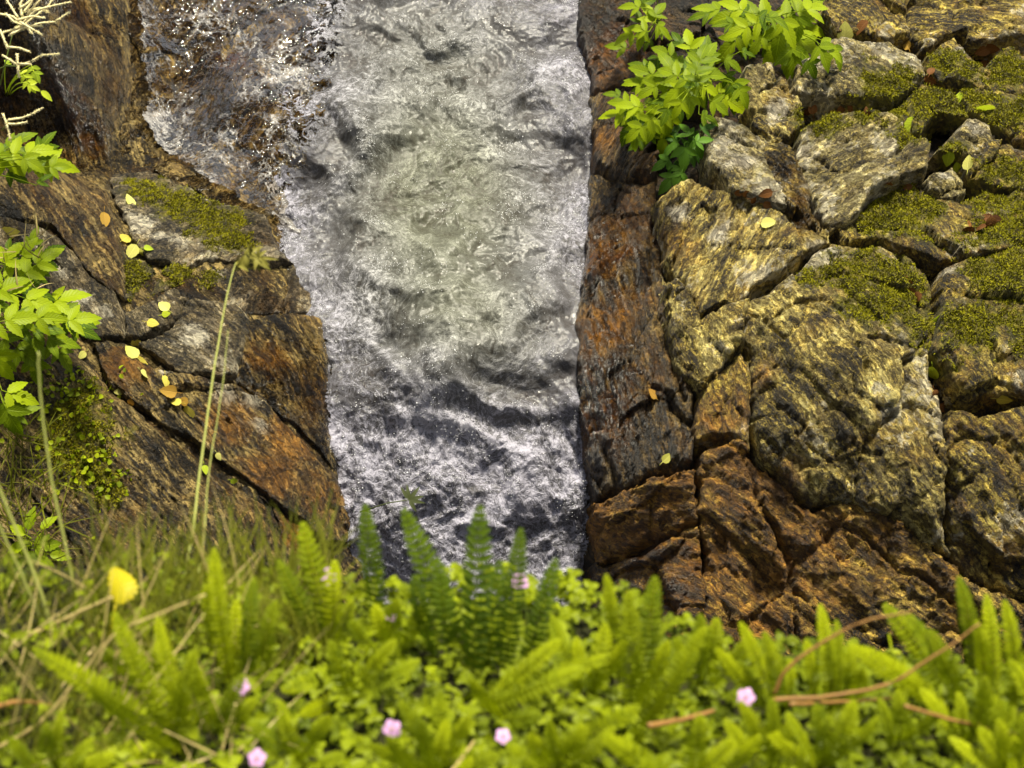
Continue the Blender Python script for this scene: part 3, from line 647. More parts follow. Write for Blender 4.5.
# thin sheet of clear water sliding over the wet slab
def film_mat():
    t = NT('water_film'); wv = t.attr('flow', 'Vector'); edge = t.attr('edge'); foam_sheen_a = t.attr('foam')
    warp = t.vscale(t.noise(wv, 9, 4, 0.6, out='Color'), 0.14)
    w1 = t.vadd(wv, warp)
    warp2 = t.vscale(t.noise(w1, 34, 3, 0.6, out='Color'), 0.03)
    w2 = t.vadd(w1, warp2)
    n1 = t.noise(w1, 14, 9, 0.7, 0.8); n2 = t.noise(w2, 55, 6, 0.7, 0.5)
    l1 = t.rng(t.vor(w2, 30, 'DISTANCE_TO_EDGE'), 0.0, 0.13, 1.0, 0.0)
    l2 = t.rng(t.vor(w2, 75, 'DISTANCE_TO_EDGE'), 0.0, 0.2, 1.0, 0.0)
    s = t.math('MULTIPLY_ADD', t.math('SUBTRACT', n1, 0.5), 1.7, foam_sheen_a)
    s = t.math('MULTIPLY_ADD', t.math('SUBTRACT', n2, 0.5), 0.8, s)
    s = t.math('MULTIPLY_ADD', l1, 0.30, s); s = t.math('MULTIPLY_ADD', l2, 0.22, s)
    s = t.math('MULTIPLY_ADD', t.math('SUBTRACT', t.noise(w1, 5, 4, 0.6), 0.5), 1.6, s)
    al = t.rng(s, 0.50, 1.12, 0.0, 0.85)
    hg = t.math('MULTIPLY_ADD', t.noise(w1, 30, 2, 0.5, 0.8), 0.5, t.math('MULTIPLY', l1, 0.10))
    nrm = t.bump(hg, 0.6, 0.016)
    white = t.bsdf((0.30, 0.285, 0.27), 0.35, 0.6, nrm)  # pale colour for aerated water and for painted sky highlights
    gl = t.new('ShaderNodeBsdfGlossy'); gl.inputs['Roughness'].default_value = 0.04; t.link(nrm, gl.inputs['Normal'])
    tr = t.new('ShaderNodeBsdfTransparent'); tr.inputs[0].default_value = (0.93, 0.88, 0.76, 1)
    fr = t.new('ShaderNodeFresnel'); fr.inputs[0].default_value = 1.45; t.link(nrm, fr.inputs['Normal'])
    m1 = t.new('ShaderNodeMixShader'); t.link(t.math('MULTIPLY', fr.outputs[0], 0.18, clamp=True), m1.inputs[0]); t.link(tr.outputs[0], m1.inputs[1]); t.link(gl.outputs[0], m1.inputs[2])
    m2 = t.new('ShaderNodeMixShader'); t.link(al, m2.inputs[0]); t.link(m1.outputs[0], m2.inputs[1]); t.link(white, m2.inputs[2])
    cut = t.new('ShaderNodeMixShader'); t.link(t.math('GREATER_THAN', t.math('MULTIPLY_ADD', t.math('SUBTRACT', n1, .5), .8, edge), 0.4), cut.inputs[0])
    t.link(t.new('ShaderNodeBsdfTransparent').outputs[0], cut.inputs[1]); t.link(m2.outputs[0], cut.inputs[2])
    return t.done(cut.outputs[0])
def build_film():
    poly = [(130,-60),(430,-60),(420,60),(385,150),(330,225),(300,245),(268,225),(228,205),(190,180),(150,150),(134,120),(128,60)]
    ppq = pix_pq(LEFT, poly, .01); lo, hi = ppq.min(0) - .03, ppq.max(0) + .03; step = .005
    p, q = np.meshgrid(np.arange(lo[0], hi[0], step), np.arange(lo[1], hi[1], step), indexing='ij')
    d = poly_sdf(p + .05 * fbm(p * 6, q * 6, 3, 5, 65, .6), q + .05 * fbm(p * 6, q * 6, 8, 5, 66, .6), ppq)
    h = LEFT(p, q) + 0.022 + 0.030 * fbm(p * 3.5, q * 3.5, 32 * 3.1, 4, 31)
    a1 = p + .05 * fbm(p * 8, q * 8, 4, 3, 61); b1 = q + .05 * fbm(p * 8, q * 8, 8, 3, 62)
    h = h + .008 * fbm(a1 * 9, b1 * 7, 3, 3, 63, .5, True) + .003 * fbm(a1 * 28, b1 * 20, 3, 2, 64, .5, True)
    def blob(u, v, ru, rv):
        c = pix_pq(LEFT, [(u, v)], .01)[0]; k = 4.9 / FPX
        return np.exp(-((p - c[0]) / (ru * k)) ** 2 - ((q - c[1]) / (rv * k * 1.15)) ** 2)
    foam = np.full(p.shape, .22)  # aerated white plus the silvery sky sheen painted as pale patches
    for u, v, ru, rv, df in ((165,110,30,40,.24), (200,140,40,26,.26), (240,175,40,20,.2), (140,20,10,30,.2), (180,30,30,24,-.1), (230,70,30,30,-.12), (280,60,40,50,.12), (310,30,20,20,-.05), (300,130,40,50,.2), (170,85,10,24,-.25), (215,115,10,16,-.3), (180,20,20,14,-.2), (215,190,18,10,-.1), (260,120,24,40,.1)):
        foam = foam + (0.42 if v < 415 else 0.25) * df * blob(u, v, ru, rv)
    w = to_world(p, q, h); used, f = grid_faces(d > -.01)
    o = mesh_obj('water', w[used], f, film_mat())
    set_attr(o, 'flow', np.stack([p[used] * .8 + q[used] * .5, q[used] * .7 - p[used] * .4, h[used]], 1)); set_attr(o, 'edge', smooth(-.01, .10, d[used])); set_attr(o, 'foam', foam[used] + .16 * np.exp(-((d[used] - .03) / .025) ** 2))
    tag(o, kind='structure')
build_film()
# ------------------------------------------------------------------ plants
bpy.context.view_layer.update()
def leaf_mat(name, base, dark, trans, veins=8.0, vein_amt=0.35, tr_amt=0.35, rough=0.45):
    t = NT(name); uvt = t.attr('blade', 'Vector'); sx = t.new('ShaderNodeSeparateXYZ'); t.link(uvt, sx.inputs[0])
    s, w = t.math('ABSOLUTE', sx.outputs[0]), sx.outputs[1]
    mid = t.rng(s, 0.03, 0.10, 1.0, 0.0)
    ph = t.math('FRACT', t.math('MULTIPLY_ADD', w, veins, t.math('MULTIPLY', s, -2.0)))
    side = t.rng(t.math('ABSOLUTE', t.math('SUBTRACT', ph, 0.5)), 0.0, 0.14, 1.0, 0.0)
    ve = t.math('MAXIMUM', mid, t.math('MULTIPLY', side, 0.7))
    ob = t.obj(); n = t.noise(ob, 14, 4, 0.6)
    oi = t.new('ShaderNodeObjectInfo').outputs['Random']
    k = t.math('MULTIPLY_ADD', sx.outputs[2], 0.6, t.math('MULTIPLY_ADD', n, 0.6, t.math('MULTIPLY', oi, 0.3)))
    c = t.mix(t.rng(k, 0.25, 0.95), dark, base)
    c = t.mix(t.math('MULTIPLY', ve, vein_amt), c, tuple(min(1, x * 1.5 + 0.02) for x in base))
    nrm = t.bump(t.math('MULTIPLY_ADD', t.noise(ob, 120, 3, .6), .3, t.math('MULTIPLY', ve, -0.7)), 0.5, 0.004)
    b = t.bsdf(c, rough, 0.14, nrm)
    tl = t.new('ShaderNodeBsdfTranslucent'); t.link(t.mix(1.0, c, trans, 'MULTIPLY'), tl.inputs[0])
    m = t.new('ShaderNodeMixShader'); m.inputs[0].default_value = tr_amt; t.link(b, m.inputs[1]); t.link(tl.outputs[0], m.inputs[2])
    return t.done(m.outputs[0])
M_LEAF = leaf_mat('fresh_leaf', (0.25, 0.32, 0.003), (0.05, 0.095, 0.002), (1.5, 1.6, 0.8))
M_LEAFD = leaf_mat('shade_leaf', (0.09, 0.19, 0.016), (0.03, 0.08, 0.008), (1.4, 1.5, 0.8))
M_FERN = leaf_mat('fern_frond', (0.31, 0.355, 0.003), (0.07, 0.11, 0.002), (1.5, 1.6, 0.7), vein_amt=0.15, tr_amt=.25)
M_FERND = leaf_mat('fern_frond_dark', (0.10, 0.15, 0.005), (0.035, 0.065, 0.003), (1.4, 1.5, 0.7), vein_amt=0.15)  # darkened fern colour: the backlit shade of the tips is painted in
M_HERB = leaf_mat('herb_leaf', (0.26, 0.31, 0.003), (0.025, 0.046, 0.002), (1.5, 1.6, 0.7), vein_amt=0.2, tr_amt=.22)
M_YEL = leaf_mat('yellow_leaf', (0.60, 0.52, 0.09), (0.42, 0.34, 0.04), (1.2, 1.1, 0.7))
M_OLDY = leaf_mat('old_yellow_leaf', (0.46, 0.40, 0.012), (0.34, 0.26, 0.010), (1.2, 1.1, 0.5))
M_PYEL = leaf_mat('pale_yellow_leaf', (0.62, 0.60, 0.17), (0.45, 0.44, 0.08), (1.2, 1.2, 0.8))
M_LIME = leaf_mat('lime_leaf', (0.42, 0.50, 0.03), (0.25, 0.35, 0.02), (1.3, 1.3, 0.7))
M_ORNG = leaf_mat('orange_leaf', (0.46, 0.28, 0.05), (0.30, 0.16, 0.03), (1.2, 1.0, 0.7))
M_DEAD = leaf_mat('dead_leaf', (0.15, 0.062, 0.013), (0.045, 0.016, 0.005), (1.2, 1.0, 0.8), tr_amt=0.04, rough=0.6)
def plain(name, c, rough=0.6, c2=None, sc=60):
    t = NT(name)
    if c2: return t.done(t.bsdf(t.mix(t.noise(t.obj(), sc, 4, .6), c, c2), rough, 0.4))
    return t.done(t.bsdf(c, rough, 0.4))
M_STEM = plain('green_stem', (0.16, 0.20, 0.03), .5, (0.10, 0.15, 0.02))
M_STRAW = plain('straw_stem', (0.38, 0.30, 0.11), .6, (0.26, 0.20, 0.06))
M_STALK = plain('grass_stalk', (0.30, 0.31, 0.075), .5, (0.20, 0.22, 0.045))
M_BRST = plain('brown_stem', (0.28, 0.15, 0.035), .55, (0.15, 0.065, 0.015))
M_PLUME = plain('cream_plume', (0.72, 0.64, 0.36), .7, (0.55, 0.47, 0.22), 200)
M_GRASS = leaf_mat('grass_blade', (0.17, 0.18, 0.014), (0.04, 0.052, 0.005), (1.4, 1.4, 0.8), vein_amt=0.1)
M_PINK = plain('pink_petal', (0.50, 0.29, 0.49), .6, (0.42, 0.22, 0.42))
M_SEED = plain('seed_head', (0.10, 0.10, 0.01), .7, (0.22, 0.19, 0.02))
M_SPRIG = plain('dark_sprig', (0.04, 0.05, 0.012), .6)

def unit(v):
    v = np.asarray(v, float); return v / (np.linalg.norm(v) + 1e-12)

class Geo:
    def __init__(s): s.v, s.f, s.b = [], [], []
    def add(s, v, f, b):
        k = len(s.v); s.v += [tuple(x) for x in v]; s.f += [tuple(i + k for i in q) for q in f]; s.b += [tuple(x) for x in b]
    def tube(s, pts, r0, r1, n=6):
        pts = [np.asarray(p, float) for p in pts]; m = len(pts); v, f, b = [], [], []
        for i, p in enumerate(pts):
            d = unit(pts[min(i + 1, m - 1)] - pts[max(i - 1, 0)])
            a = unit(np.cross(d, (0.3, 0.9, 0.31) if abs(d[0]) > .9 else (1, 0, 0))); c = np.cross(d, a); r = r0 + (r1 - r0) * i / (m - 1)
            for k in range(n):
                t = 2 * math.pi * k / n; v.append(p + r * (math.cos(t) * a + math.sin(t) * c)); b.append((0.5, 0.5, 0.5))
        for i in range(m - 1):
            for k in range(n):
                k2 = (k + 1) % n; f.append((i * n + k, i * n + k2, (i + 1) * n + k2, (i + 1) * n + k))
        f.append(tuple(range(n))[::-1]); f.append(tuple((m - 1) * n + k for k in range(n)))
        s.add(v, f, b)
    def leaf(s, base, d, nrm, L, W, fold=0.25, curl=0.25, teeth=0.0, n=9, shape=(0.85, 0.75), k=0.5, twist=0.0):
        """a blade with a folded midrib, a curved length and toothed margins"""
        d = unit(d); side = unit(np.cross(d, nrm)); up = np.cross(side, d); v, b, f = [], [], []
        for i in range(n + 1):
            t = i / n
            w = W * (math.sin(math.pi * min(1, t ** shape[0])) ** shape[1] if 0 < t < 1 else 0.0)
            if t == 0: w = W * 0.05
            th = curl * t; c = np.asarray(base) + L * (d * math.sin(th + 1e-6) / (curl + 1e-6) * 1.0 + up * (math.cos(th) - 1) / (curl + 1e-6)) if abs(curl) > 1e-3 else np.asarray(base) + L * t * d
            tooth = 1 + (teeth if i % 2 else -teeth)
            for sx in (-1, -.55, 0, .55, 1):
                off = side * (sx * w * (tooth if abs(sx) == 1 else 1)) + up * (fold * abs(sx) * w + twist * sx * w * t) - d * (L * .0 if sx == 0 else abs(sx) * teeth * L * .12)
                v.append(c + off); b.append((sx, t, k))
        for i in range(n):
            for j in range(4): f.append((i * 5 + j, i * 5 + j + 1, (i + 1) * 5 + j + 1, (i + 1) * 5 + j))
        s.add(v, f, b)
    def build(s, name, mat, parent=None, origin=None):
        o = mesh_obj(name, s.v, s.f, mat, None)
        set_attr(o, 'blade', np.array(s.b))
        if parent is not None:
            me = o.data; co = np.array(s.v, np.float32) - np.array(parent.location, np.float32)
            me.vertices.foreach_set('co', co.ravel()); me.update(); o.parent = parent
        elif origin is not None: recenter(o, origin)
        return o

def bez(a, b, bulge, n=10):
    a, b = np.asarray(a, float), np.asarray(b, float); m = (a + b) / 2 + np.asarray(bulge, float)
    return [(1 - t) ** 2 * a + 2 * t * (1 - t) * m + t * t * b for t in np.linspace(0, 1, n)]

def hit(u, v):
    """where the sight line through a photo point meets the rocks"""
    dg = bpy.context.evaluated_depsgraph_get()
    ok, loc, nor, *_r = SC.ray_cast(dg, Vector(CAM), Vector(ray_dir(u, v)).normalized())
    if not ok: return P(u, v, 4.2), EN
    n = np.array(nor); n = n if n @ FWD < 0 else -n
    return np.array(loc), n

rnd = random.Random(5)
TOCAM = -FWD
def compound(parent, base, u, v, Z, ang, size, nl=3, mat=None, name='leaf', droop=0.3, k=None):
    """one leaf: stalk from base to the photo point, then paired toothed leaflets and an end leaflet"""
    g = Geo(); c = P(u, v, Z); a = math.radians(ang)
    d = unit(RGT * math.cos(a) + UPV * math.sin(a) - TOCAM * droop * rnd.uniform(.3, 1.2))
    nn = unit(TOCAM * 0.75 + np.array([0, 0, 1]) * 0.65 + np.array([rnd.uniform(-.35, .35) for _ in range(3)]))
    nn = unit(nn - d * (nn @ d)); sd_ = np.cross(d, nn)
    k0 = rnd.uniform(.1, .9) if k is None else k
    L = 0.98 * size * Z / FPX
    root = c - d * L * 0.7
    g.tube(bez(base, root, np.array([0, 0, .03]), 7), .0016, .0011, 5)
    pairs = (nl - 1) // 2
    rach = [root + d * L * (0.18 + 0.42 * i) for i in range(pairs)]
    endb = root + d * L * (0.22 + 0.42 * max(pairs - 1, 0) + .10)
    g.tube([root, endb], .0011, .0008, 5)
    for i, r0 in enumerate(rach):
        for sg in (-1, 1):
            dd = unit(d * rnd.uniform(.45, .75) + sd_ * sg); l = L * rnd.uniform(.62, .82)
            g.leaf(r0, dd, unit(nn + .25 * np.array([rnd.uniform(-1, 1) for _ in range(3)])), l, l * .215, .22, rnd.uniform(.2, .7), .10, 12, (.72, .9), k0)
    l = L * rnd.uniform(.85, 1.0)
    g.leaf(endb, d, nn, l, l * .235, .2, rnd.uniform(.25, .75), .10, 12, (.72, .9), k0)
    return g.build(name, mat or M_LEAF, parent)

def leafy_plant(name, label, cat, base_uv, leaves, mat=None, fill=1, group=None):
    b, n = hit(*base_uv)
    b = b - n * .01
    root = empty(name, b, label, cat, group)
    dB = (b - CAM) @ FWD
    for L in leaves:
        u, v, ang, size, nl = L[:5]; dz = L[5] if len(L) > 5 else 0.12; m = L[6] if len(L) > 6 else mat
        zs = (hit(u, v)[0] - CAM) @ FWD
        Z = min(dB, zs) - dz - rnd.uniform(0, .05) if zs < dB + .4 else dB - dz
        compound(root, b + np.array([rnd.uniform(-.012, .012), rnd.uniform(-.012, .012), 0]), u, v, Z, ang, size, nl, m)
        if nl > 1 and fill:
            for _ in range(fill): compound(root, b + np.array([rnd.uniform(-.012, .012), rnd.uniform(-.012, .012), 0]), u + rnd.uniform(-17, 17), v + rnd.uniform(-14, 14), Z + rnd.uniform(.03, .08), ang + rnd.uniform(-50, 50), size * rnd.uniform(.7, 1.0), nl, m, k=rnd.uniform(-.5, .1))  # under-leaves coloured darker, painting in the shade between leaves
    return root

leafy_plant('leafy_plant', 'large bright green leafy plant spilling over rocks above the red brown wall', 'plant', (700, 84), [
    (640,112,200,30,5), (625,105,170,26,3,.16), (655,122,235,28,5,.14), (665,100,250,28,3), (640,70,160,26,3), (672,70,120,30,5,.16), (690,60,80,26,3), (700,96,300,26,3,.14), (727,100,330,30,5), (742,94,310,26,3,.1),
    (655,80,190,24,3,.15), (680,88,225,30,5,.2), (668,128,265,26,3,.1), (690,110,275,24,3,.2), (710,50,60,30,3,.2), (660,50,150,24,3,.12), (688,36,100,26,3,.16), (715,75,0,24,3,.15), (735,65,330,22,3,.1), (646,92,210,22,3,.2), (704,72,20,22,3,.24), (676,112,240,22,3,.22), (632,82,180,22,3), (650,135,250,22,3,.08), (620,112,190,28,5,.12), (616,102,170,24,3,.14), (640,128,220,26,5,.12), (662,146,255,24,3,.1), (722,108,330,24,3,.12), (745,100,300,24,3,.1), (700,60,70,26,5,.2), (675,75,150,26,5,.22), (712,90,340,24,3,.2)])
leafy_plant('leafy_plant', 'sparse bright green sprig by the water at the top of the picture', 'plant', (658, 20), [
    (622,38,200,22,3,.1), (636,28,160,20,3,.12), (648,10,120,24,3,.1), (640,42,250,18,3,.1), (628,6,170,22,3,.12), (660,8,60,22,3,.1), (665,32,320,20,3,.12)])
leafy_plant('leafy_plant', 'bright green leafy plant with pointed leaflets hanging over the long pale boulder', 'plant', (765, 26), [
    (722,18,190,32,3,.14), (735,40,230,32,5,.14), (752,10,110,32,3,.14), (778,45,260,32,3,.15), (770,58,240,28,3,.1), (790,36,300,32,3,.13), (812,48,325,36,3,.12), (800,10,30,34,5,.15), (788,62,275,34,1,.1), (835,52,335,32,3,.1), (826,60,300,30,3,.1), (805,28,350,30,5,.12), (795,66,285,34,3,.1), (820,6,20,30,3,.12), (745,28,200,28,5,.2), (705,8,170,28,3,.12), (765,8,100,28,3,.2), (755,48,235,24,3,.12), (730,4,150,28,3,.15), (782,22,340,26,3,.2)])
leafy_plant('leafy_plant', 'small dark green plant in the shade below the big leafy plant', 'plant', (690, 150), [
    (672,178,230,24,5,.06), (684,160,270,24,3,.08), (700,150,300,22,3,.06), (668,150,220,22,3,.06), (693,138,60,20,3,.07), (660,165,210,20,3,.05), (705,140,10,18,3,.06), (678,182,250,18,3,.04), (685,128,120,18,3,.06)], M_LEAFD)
leafy_plant('leafy_plant', 'spreading green plant with toothed leaflets at the left edge', 'plant', (-20, 330), [
    (40,262,40,34,5,.14), (24,276,20,34,5,.12), (58,300,20,36,5,.12), (30,300,340,36,5,.18), (70,322,5,34,5,.13), (52,340,350,34,5,.14), (20,350,320,34,5,.12), (14,250,60,30,3,.1), (0,290,30,36,5,.2), (25,398,340,34,3,.14), (14,425,290,34,3,.16), (4,370,300,32,3,.16), (40,318,0,30,5,.22), (10,320,10,34,5,.25), (85,318,10,30,3,.12), (30,245,60,24,3,.08)])
leafy_plant('leafy_plant', 'light green leaf spray over the dark hollow below the cream plumes', 'plant', (-30, 175), [
    (12,145,40,30,5,.14), (30,152,10,32,5,.14), (50,163,350,32,5,.14), (14,166,320,28,3,.12), (62,166,5,22,3,.14), (35,165,330,24,3,.13)])
leafy_plant('leafy_plant', 'low green rosette on the ground beside grass stems at the lower left', 'plant', (28, 548), [
    (30,520,80,26,1,.05), (48,522,50,26,1,.06), (15,548,190,28,1,.06), (50,545,10,28,3,.06), (28,565,270,26,3,.06), (10,570,220,26,1,.05), (45,562,330,24,1,.06), (60,556,350,26,1,.05), (18,530,150,24,1,.07)])

# the cream plumes with their own small leaf sprig
def plume(label, base, spikes, leaves=()):
    b = P(*base, 3.6); root = empty('flower_plume', b, label, 'flower', 'cream plumes at the left edge')
    for i, pts in enumerate(spikes):
        g = Geo(); w = [P(u, v, 3.6 - .012 * (i % 5)) for u, v in pts]
        fine = []
        for k in range(len(w) - 1):
            for t in np.linspace(0, 1, 6, endpoint=False): fine.append(w[k] * (1 - t) + w[k + 1] * t)
        fine.append(w[-1])
        sm = [fine[0]] + [(fine[j - 1] + fine[j] * 2 + fine[j + 1]) / 4 for j in range(1, len(fine) - 1)] + [fine[-1]]
        g.tube(sm, .0028, .0016, 6)
        for q in sm:
            for _ in range(6):
                d = unit([rnd.gauss(0, 1) for _ in range(3)]); g.leaf(q, d, unit(np.cross(d, [.3, .5, .8])), .0055, .0014, 0, .1, 0, 2)
        g.build('flower_spike', M_PLUME, root)
    g = Geo(); g.tube([P(*base, 3.65)] + [P(a, c, 3.62) for a, c in leaves], .0018, .001, 5); g.build('stem', M_STEM, root)
    return root
plume('cream flower plume of many curved spikes at the top left corner', (0, 85), [
    [(10,35),(30,20),(50,5),(58,-20)], [(14,32),(40,23),(55,22),(69,12)], [(16,30),(36,10),(52,6),(70,2)], [(12,34),(28,26),(42,26)], [(20,22),(34,30),(41,34)], [(18,18),(8,2),(2,-8)], [(0,14),(12,16),(20,22)],
    [(22,16),(20,4),(28,-8)], [(6,14),(14,22),(26,26)], [(18,20),(32,16),(44,18)], [(28,14),(36,4),(46,-6)], [(24,12),(30,4),(38,-10)], [(2,33),(12,30),(20,26)], [(26,24),(32,34)], [(20,8),(28,3),(34,-6)], [(30,10),(40,8),(48,12)]], [(6,60),(12,36),(24,12)])
plume('thin cream flower plume with a few long spikes above the light green leaf spray', (-4, 70), [
    [(2,55),(10,60),(18,65),(30,62),(42,55),(58,54)], [(17,54),(18,66),(19,76)], [(18,64),(30,64)], [(0,30),(4,40),(8,48)], [(9,47),(20,48),(30,52)]], [(6,66),(18,66)])
plume('shortest cream flower plume just above the light green leaf spray', (2, 130), [
    [(3,114),(8,128),(10,140)], [(8,120),(22,118),(32,114),(42,108)], [(8,124),(18,124),(26,122)]], [(6,126),(8,120)])
leafy_plant('leafy_sprig', 'tiny lime green sprig of pointed leaves against the dark curved wall', 'sprig', (10, 95), [(28,82,300,14,5,.5), (35,88,330,12,3,.5), (46,95,320,16,1,.5), (24,72,60,10,3,.5)], M_LIME)

# ------------------------------------------------------------------ fallen leaves, each lying where it fell
def fallen(u, v, size, mat, label, ang=None, wide=.36, curl=.4, lift=.009, group=None):
    p, n = hit(u, v); g = Geo(); a = math.radians(rnd.uniform(0, 360) if ang is None else ang)
    Z = (p - CAM) @ FWD; L = 1.3 * size * Z / FPX
    n = unit(n + .5 * TOCAM + .3 * np.array([rnd.uniform(-1, 1) for _ in range(3)]))
    d = unit(RGT * math.cos(a) + UPV * math.sin(a)); d = unit(d - n * (d @ n))
    g.leaf(p + n * lift - d * L / 2, d, n, L, L * wide, rnd.uniform(-.1, .35), curl * rnd.uniform(.3, 1.5), .04, 9, (.65, .8), rnd.random(), rnd.uniform(-.3, .3))
    g.tube([p + n * lift - d * L / 2, p + n * lift - d * L * .85 + n * .004], .0009, .0006, 4)
    o = g.build('fallen_leaf', mat, None, p)
    return tag(o, label, 'leaf', group)
FL = [(128,201,13,M_PYEL,'pale yellow fallen leaf topmost on the mossy ledge by white lichen'), (103,221,13,M_ORNG,'orange fallen leaf on the smooth curved brown wall'), (10,232,16,M_YEL,'yellow fallen leaf on rock above the spreading left plant'),
  (125,239,13,M_YEL,'upper yellow leaf of the cluster on the mossy ledge'), (132,253,14,M_PYEL,'lowest pale leaf of the cluster on the mossy ledge'), (140,249,13,M_PYEL,'pale right hand leaf of the cluster on the mossy ledge'), (149,250,8,M_LIME,'tiny greenish leaf at the end of the mossy ledge cluster'),
  (164,307,12,M_PYEL,'pale yellow leaf, the upper of two on the small flat grey stone'), (154,324,10,M_YEL,'yellow leaf, the lower of two on the small flat grey stone'), (167,314,7,M_LIME,'tiny lime leaf touching the upper leaf on the flat grey stone'),
  (138,344,12,M_YEL,'topmost yellow leaf of the cluster left of the grey granular rock'), (131,353,14,M_PYEL,'pale leftmost leaf of the cluster left of the grey granular rock'), (142,362,13,M_YEL,'broad yellow leaf low in the cluster left of the grey granular rock'), (144,376,10,M_PYEL,'pale leaf hanging lowest below the grey granular rock cluster'),
  (165,383,11,M_YEL,'small yellow leaf on the rust streaked ledge, top of its trail'), (167,391,14,M_ORNG,'orange leaf on the rust streaked ledge under a yellow one'), (175,403,10,M_YEL,'yellow leaf on the rust streaked ledge in the middle of its trail'), (184,401,10,M_ORNG,'dull orange leaf at the right side of the ledge trail'), (188,410,14,M_YEL,'biggest yellow leaf at the lower end of the ledge trail'),
  (117,391,8,M_PYEL,'small pale leaf alone above the green moss of the lower wall'), (132,402,8,M_ORNG,'small orange leaf in the crevice under the rust streaked ledge'), (204,471,8,M_LIME,'small lime leaf low in the crevice of the left bank'), (82,356,8,M_PYEL,'pale speck of a leaf beside the spreading left plant'), (220,457,7,M_PYEL,'tiny pale leaf on the lower dark red ledge'), (234,480,7,M_LIME,'tiny lime leaf on the lower dark red ledge near grass tips'),
  (908,127,17,M_LIME,'lime yellow leaf on top of the wedge boulder'), (770,224,13,M_PYEL,'pale square leaf on the broad pale rock block'), (938,316,17,M_LIME,'lime heart shaped leaf on the mossy face, upper of two'), (934,373,16,M_LIME,'lime leaf over the dark crack, lower of two beside the largest outcrop'), (1005,398,13,M_YEL,'yellow leaf at the right edge on the ochre cracked face'),
  (667,457,10,M_PYEL,'small pale leaf at the foot of the red brown wall'), (651,394,10,M_ORNG,'small brownish leaf high on the red brown wall'), (845,31,17,M_PYEL,'pale yellow leaf on brown rock above the long pale boulder'), (862,29,14,M_DEAD,'curled tan leaf behind the long pale boulder'), (949,158,14,M_LIME,'bright green pointed leaf below the pale round stone'), (958,166,11,M_LIME,'small green leaf under the bright pointed one near the round stone'), (970,163,13,M_PYEL,'pale leaf beside two green ones near the round stone'),
  (960,98,14,M_LIME,'yellow green leaf on the moss cushion ledge'), (985,108,16,M_LIME,'long lime leaf on the mossy hump'), (908,45,10,M_ORNG,'tan leaf at the right end of the long pale boulder'), (985,65,12,M_DEAD,'brown curled leaf on top of the mossy hump'), (992,48,15,M_DEAD,'upright brown dead leaf under the layered corner slab'), (981,50,13,M_DEAD,'folded brown leaf left of the upright dead leaf')]
DEADS = [(748,196,11),(758,201,13),(765,194,12),(770,205,10),(738,193,9),(842,108,13),(855,110,12),(833,110,10),(866,112,11),(929,79,12),(932,70,10),(908,292,13),(914,299,14),(911,286,10),(940,400,13),(945,408,12),(936,396,10),(973,224,15),(983,218,15),(990,226,16),(979,230,13),(998,222,13),(968,229,12),(886,186,12),(905,188,11),(812,106,12),(806,112,10)]
for a in FL: fallen(*a)
DL = {0:'on the broad block below the tooth shaped rock', 5:'in the gap behind the wedge boulder', 9:'in the gap at the end of the long pale boulder', 11:'in the crevice of the mossy shoulder', 14:'in the dark crack beside the largest outcrop', 17:'in the dead leaf clump on the mossy sloping ledge', 23:'in the shaded gap under the wedge boulder', 25:'at the foot of the long pale boulder'}
where = ''
for i, a in enumerate(DEADS):
    where = DL.get(i, where)
    fallen(a[0], a[1], a[2], M_DEAD, 'curled brown dead leaf ' + where, None, .30, 1.3, .006, 'brown dead leaves ' + where)
# ------------------------------------------------------------------ the near bank at the photographer's feet
def bank_h(x, y):
    return 1.857 - .34 * (np.asarray(y) - .7)
def bank_Z(u, v):
    d = ray_dir(u, v); return (1.857 + .238 - 3) / (d[2] + .34 * d[1])
def bank_pt(u, v, up=0.0):
    p = P(u, v, bank_Z(u, v)); return p + np.array([0, 0, up])
def bank_edge(x):
    x = np.asarray(x); return .935 - .05 * smooth(-.05, .12, x) - .06 * smooth(.08, .2, x) + .02 * np.sin(x * 9) + .03 * smooth(-.1, -.5, x)
def build_bank():
    xs = np.linspace(-1.9, 1.9, 260); rows = []
    for i in range(90):                                     # the top of the bank
        y = -0.7 + (bank_edge(xs) + .7) * i / 89; rows.append(np.stack([xs, y, bank_h(xs, y) + .012 * fbm(xs * 14, y * 14, 0, 4, 11)], 1))
    top = rows[-1]
    for i in range(1, 60):                                  # and its steep face down to the water
        t = i / 59; y = top[:, 1] + .03 * math.sin(t * 3) - .10 * t + .05 * fbm(xs * 5, xs * 0 + t * 9, 3, 4, 12); rows.append(np.stack([xs, y, top[:, 2] * (1 - t) + (-1.3) * t], 1))
    v = np.array(rows); n = len(rows); idx = np.arange(n * 260).reshape(n, 260)
    f = np.stack([idx[:-1, :-1].ravel(), idx[:-1, 1:].ravel(), idx[1:, 1:].ravel(), idx[1:, :-1].ravel()], 1)
    t = NT('bank_soil'); ob = t.obj(); m = t.done(t.bsdf(t.ramp(t.noise(ob, 30, 8, .7), [(.3, (.008, .007, .002)), (.55, (.030, .032, .006)), (.75, (.07, .07, .012))]), .9, .2, t.bump(t.noise(ob, 80, 6, .7), .8, .02)))
    o = mesh_obj('grassy_bank', v.reshape(-1, 3), f, m); tag(o, kind='structure')
def tmpl_leaf(n, fold, curl, shape):
    g = Geo(); g.leaf((0, 0, 0), (0, 1, 0), (0, 0, 1), 1.0, .5, fold, curl, 0.0, n, shape)
    return np.array(g.v), np.array(g.f), np.array(g.b)
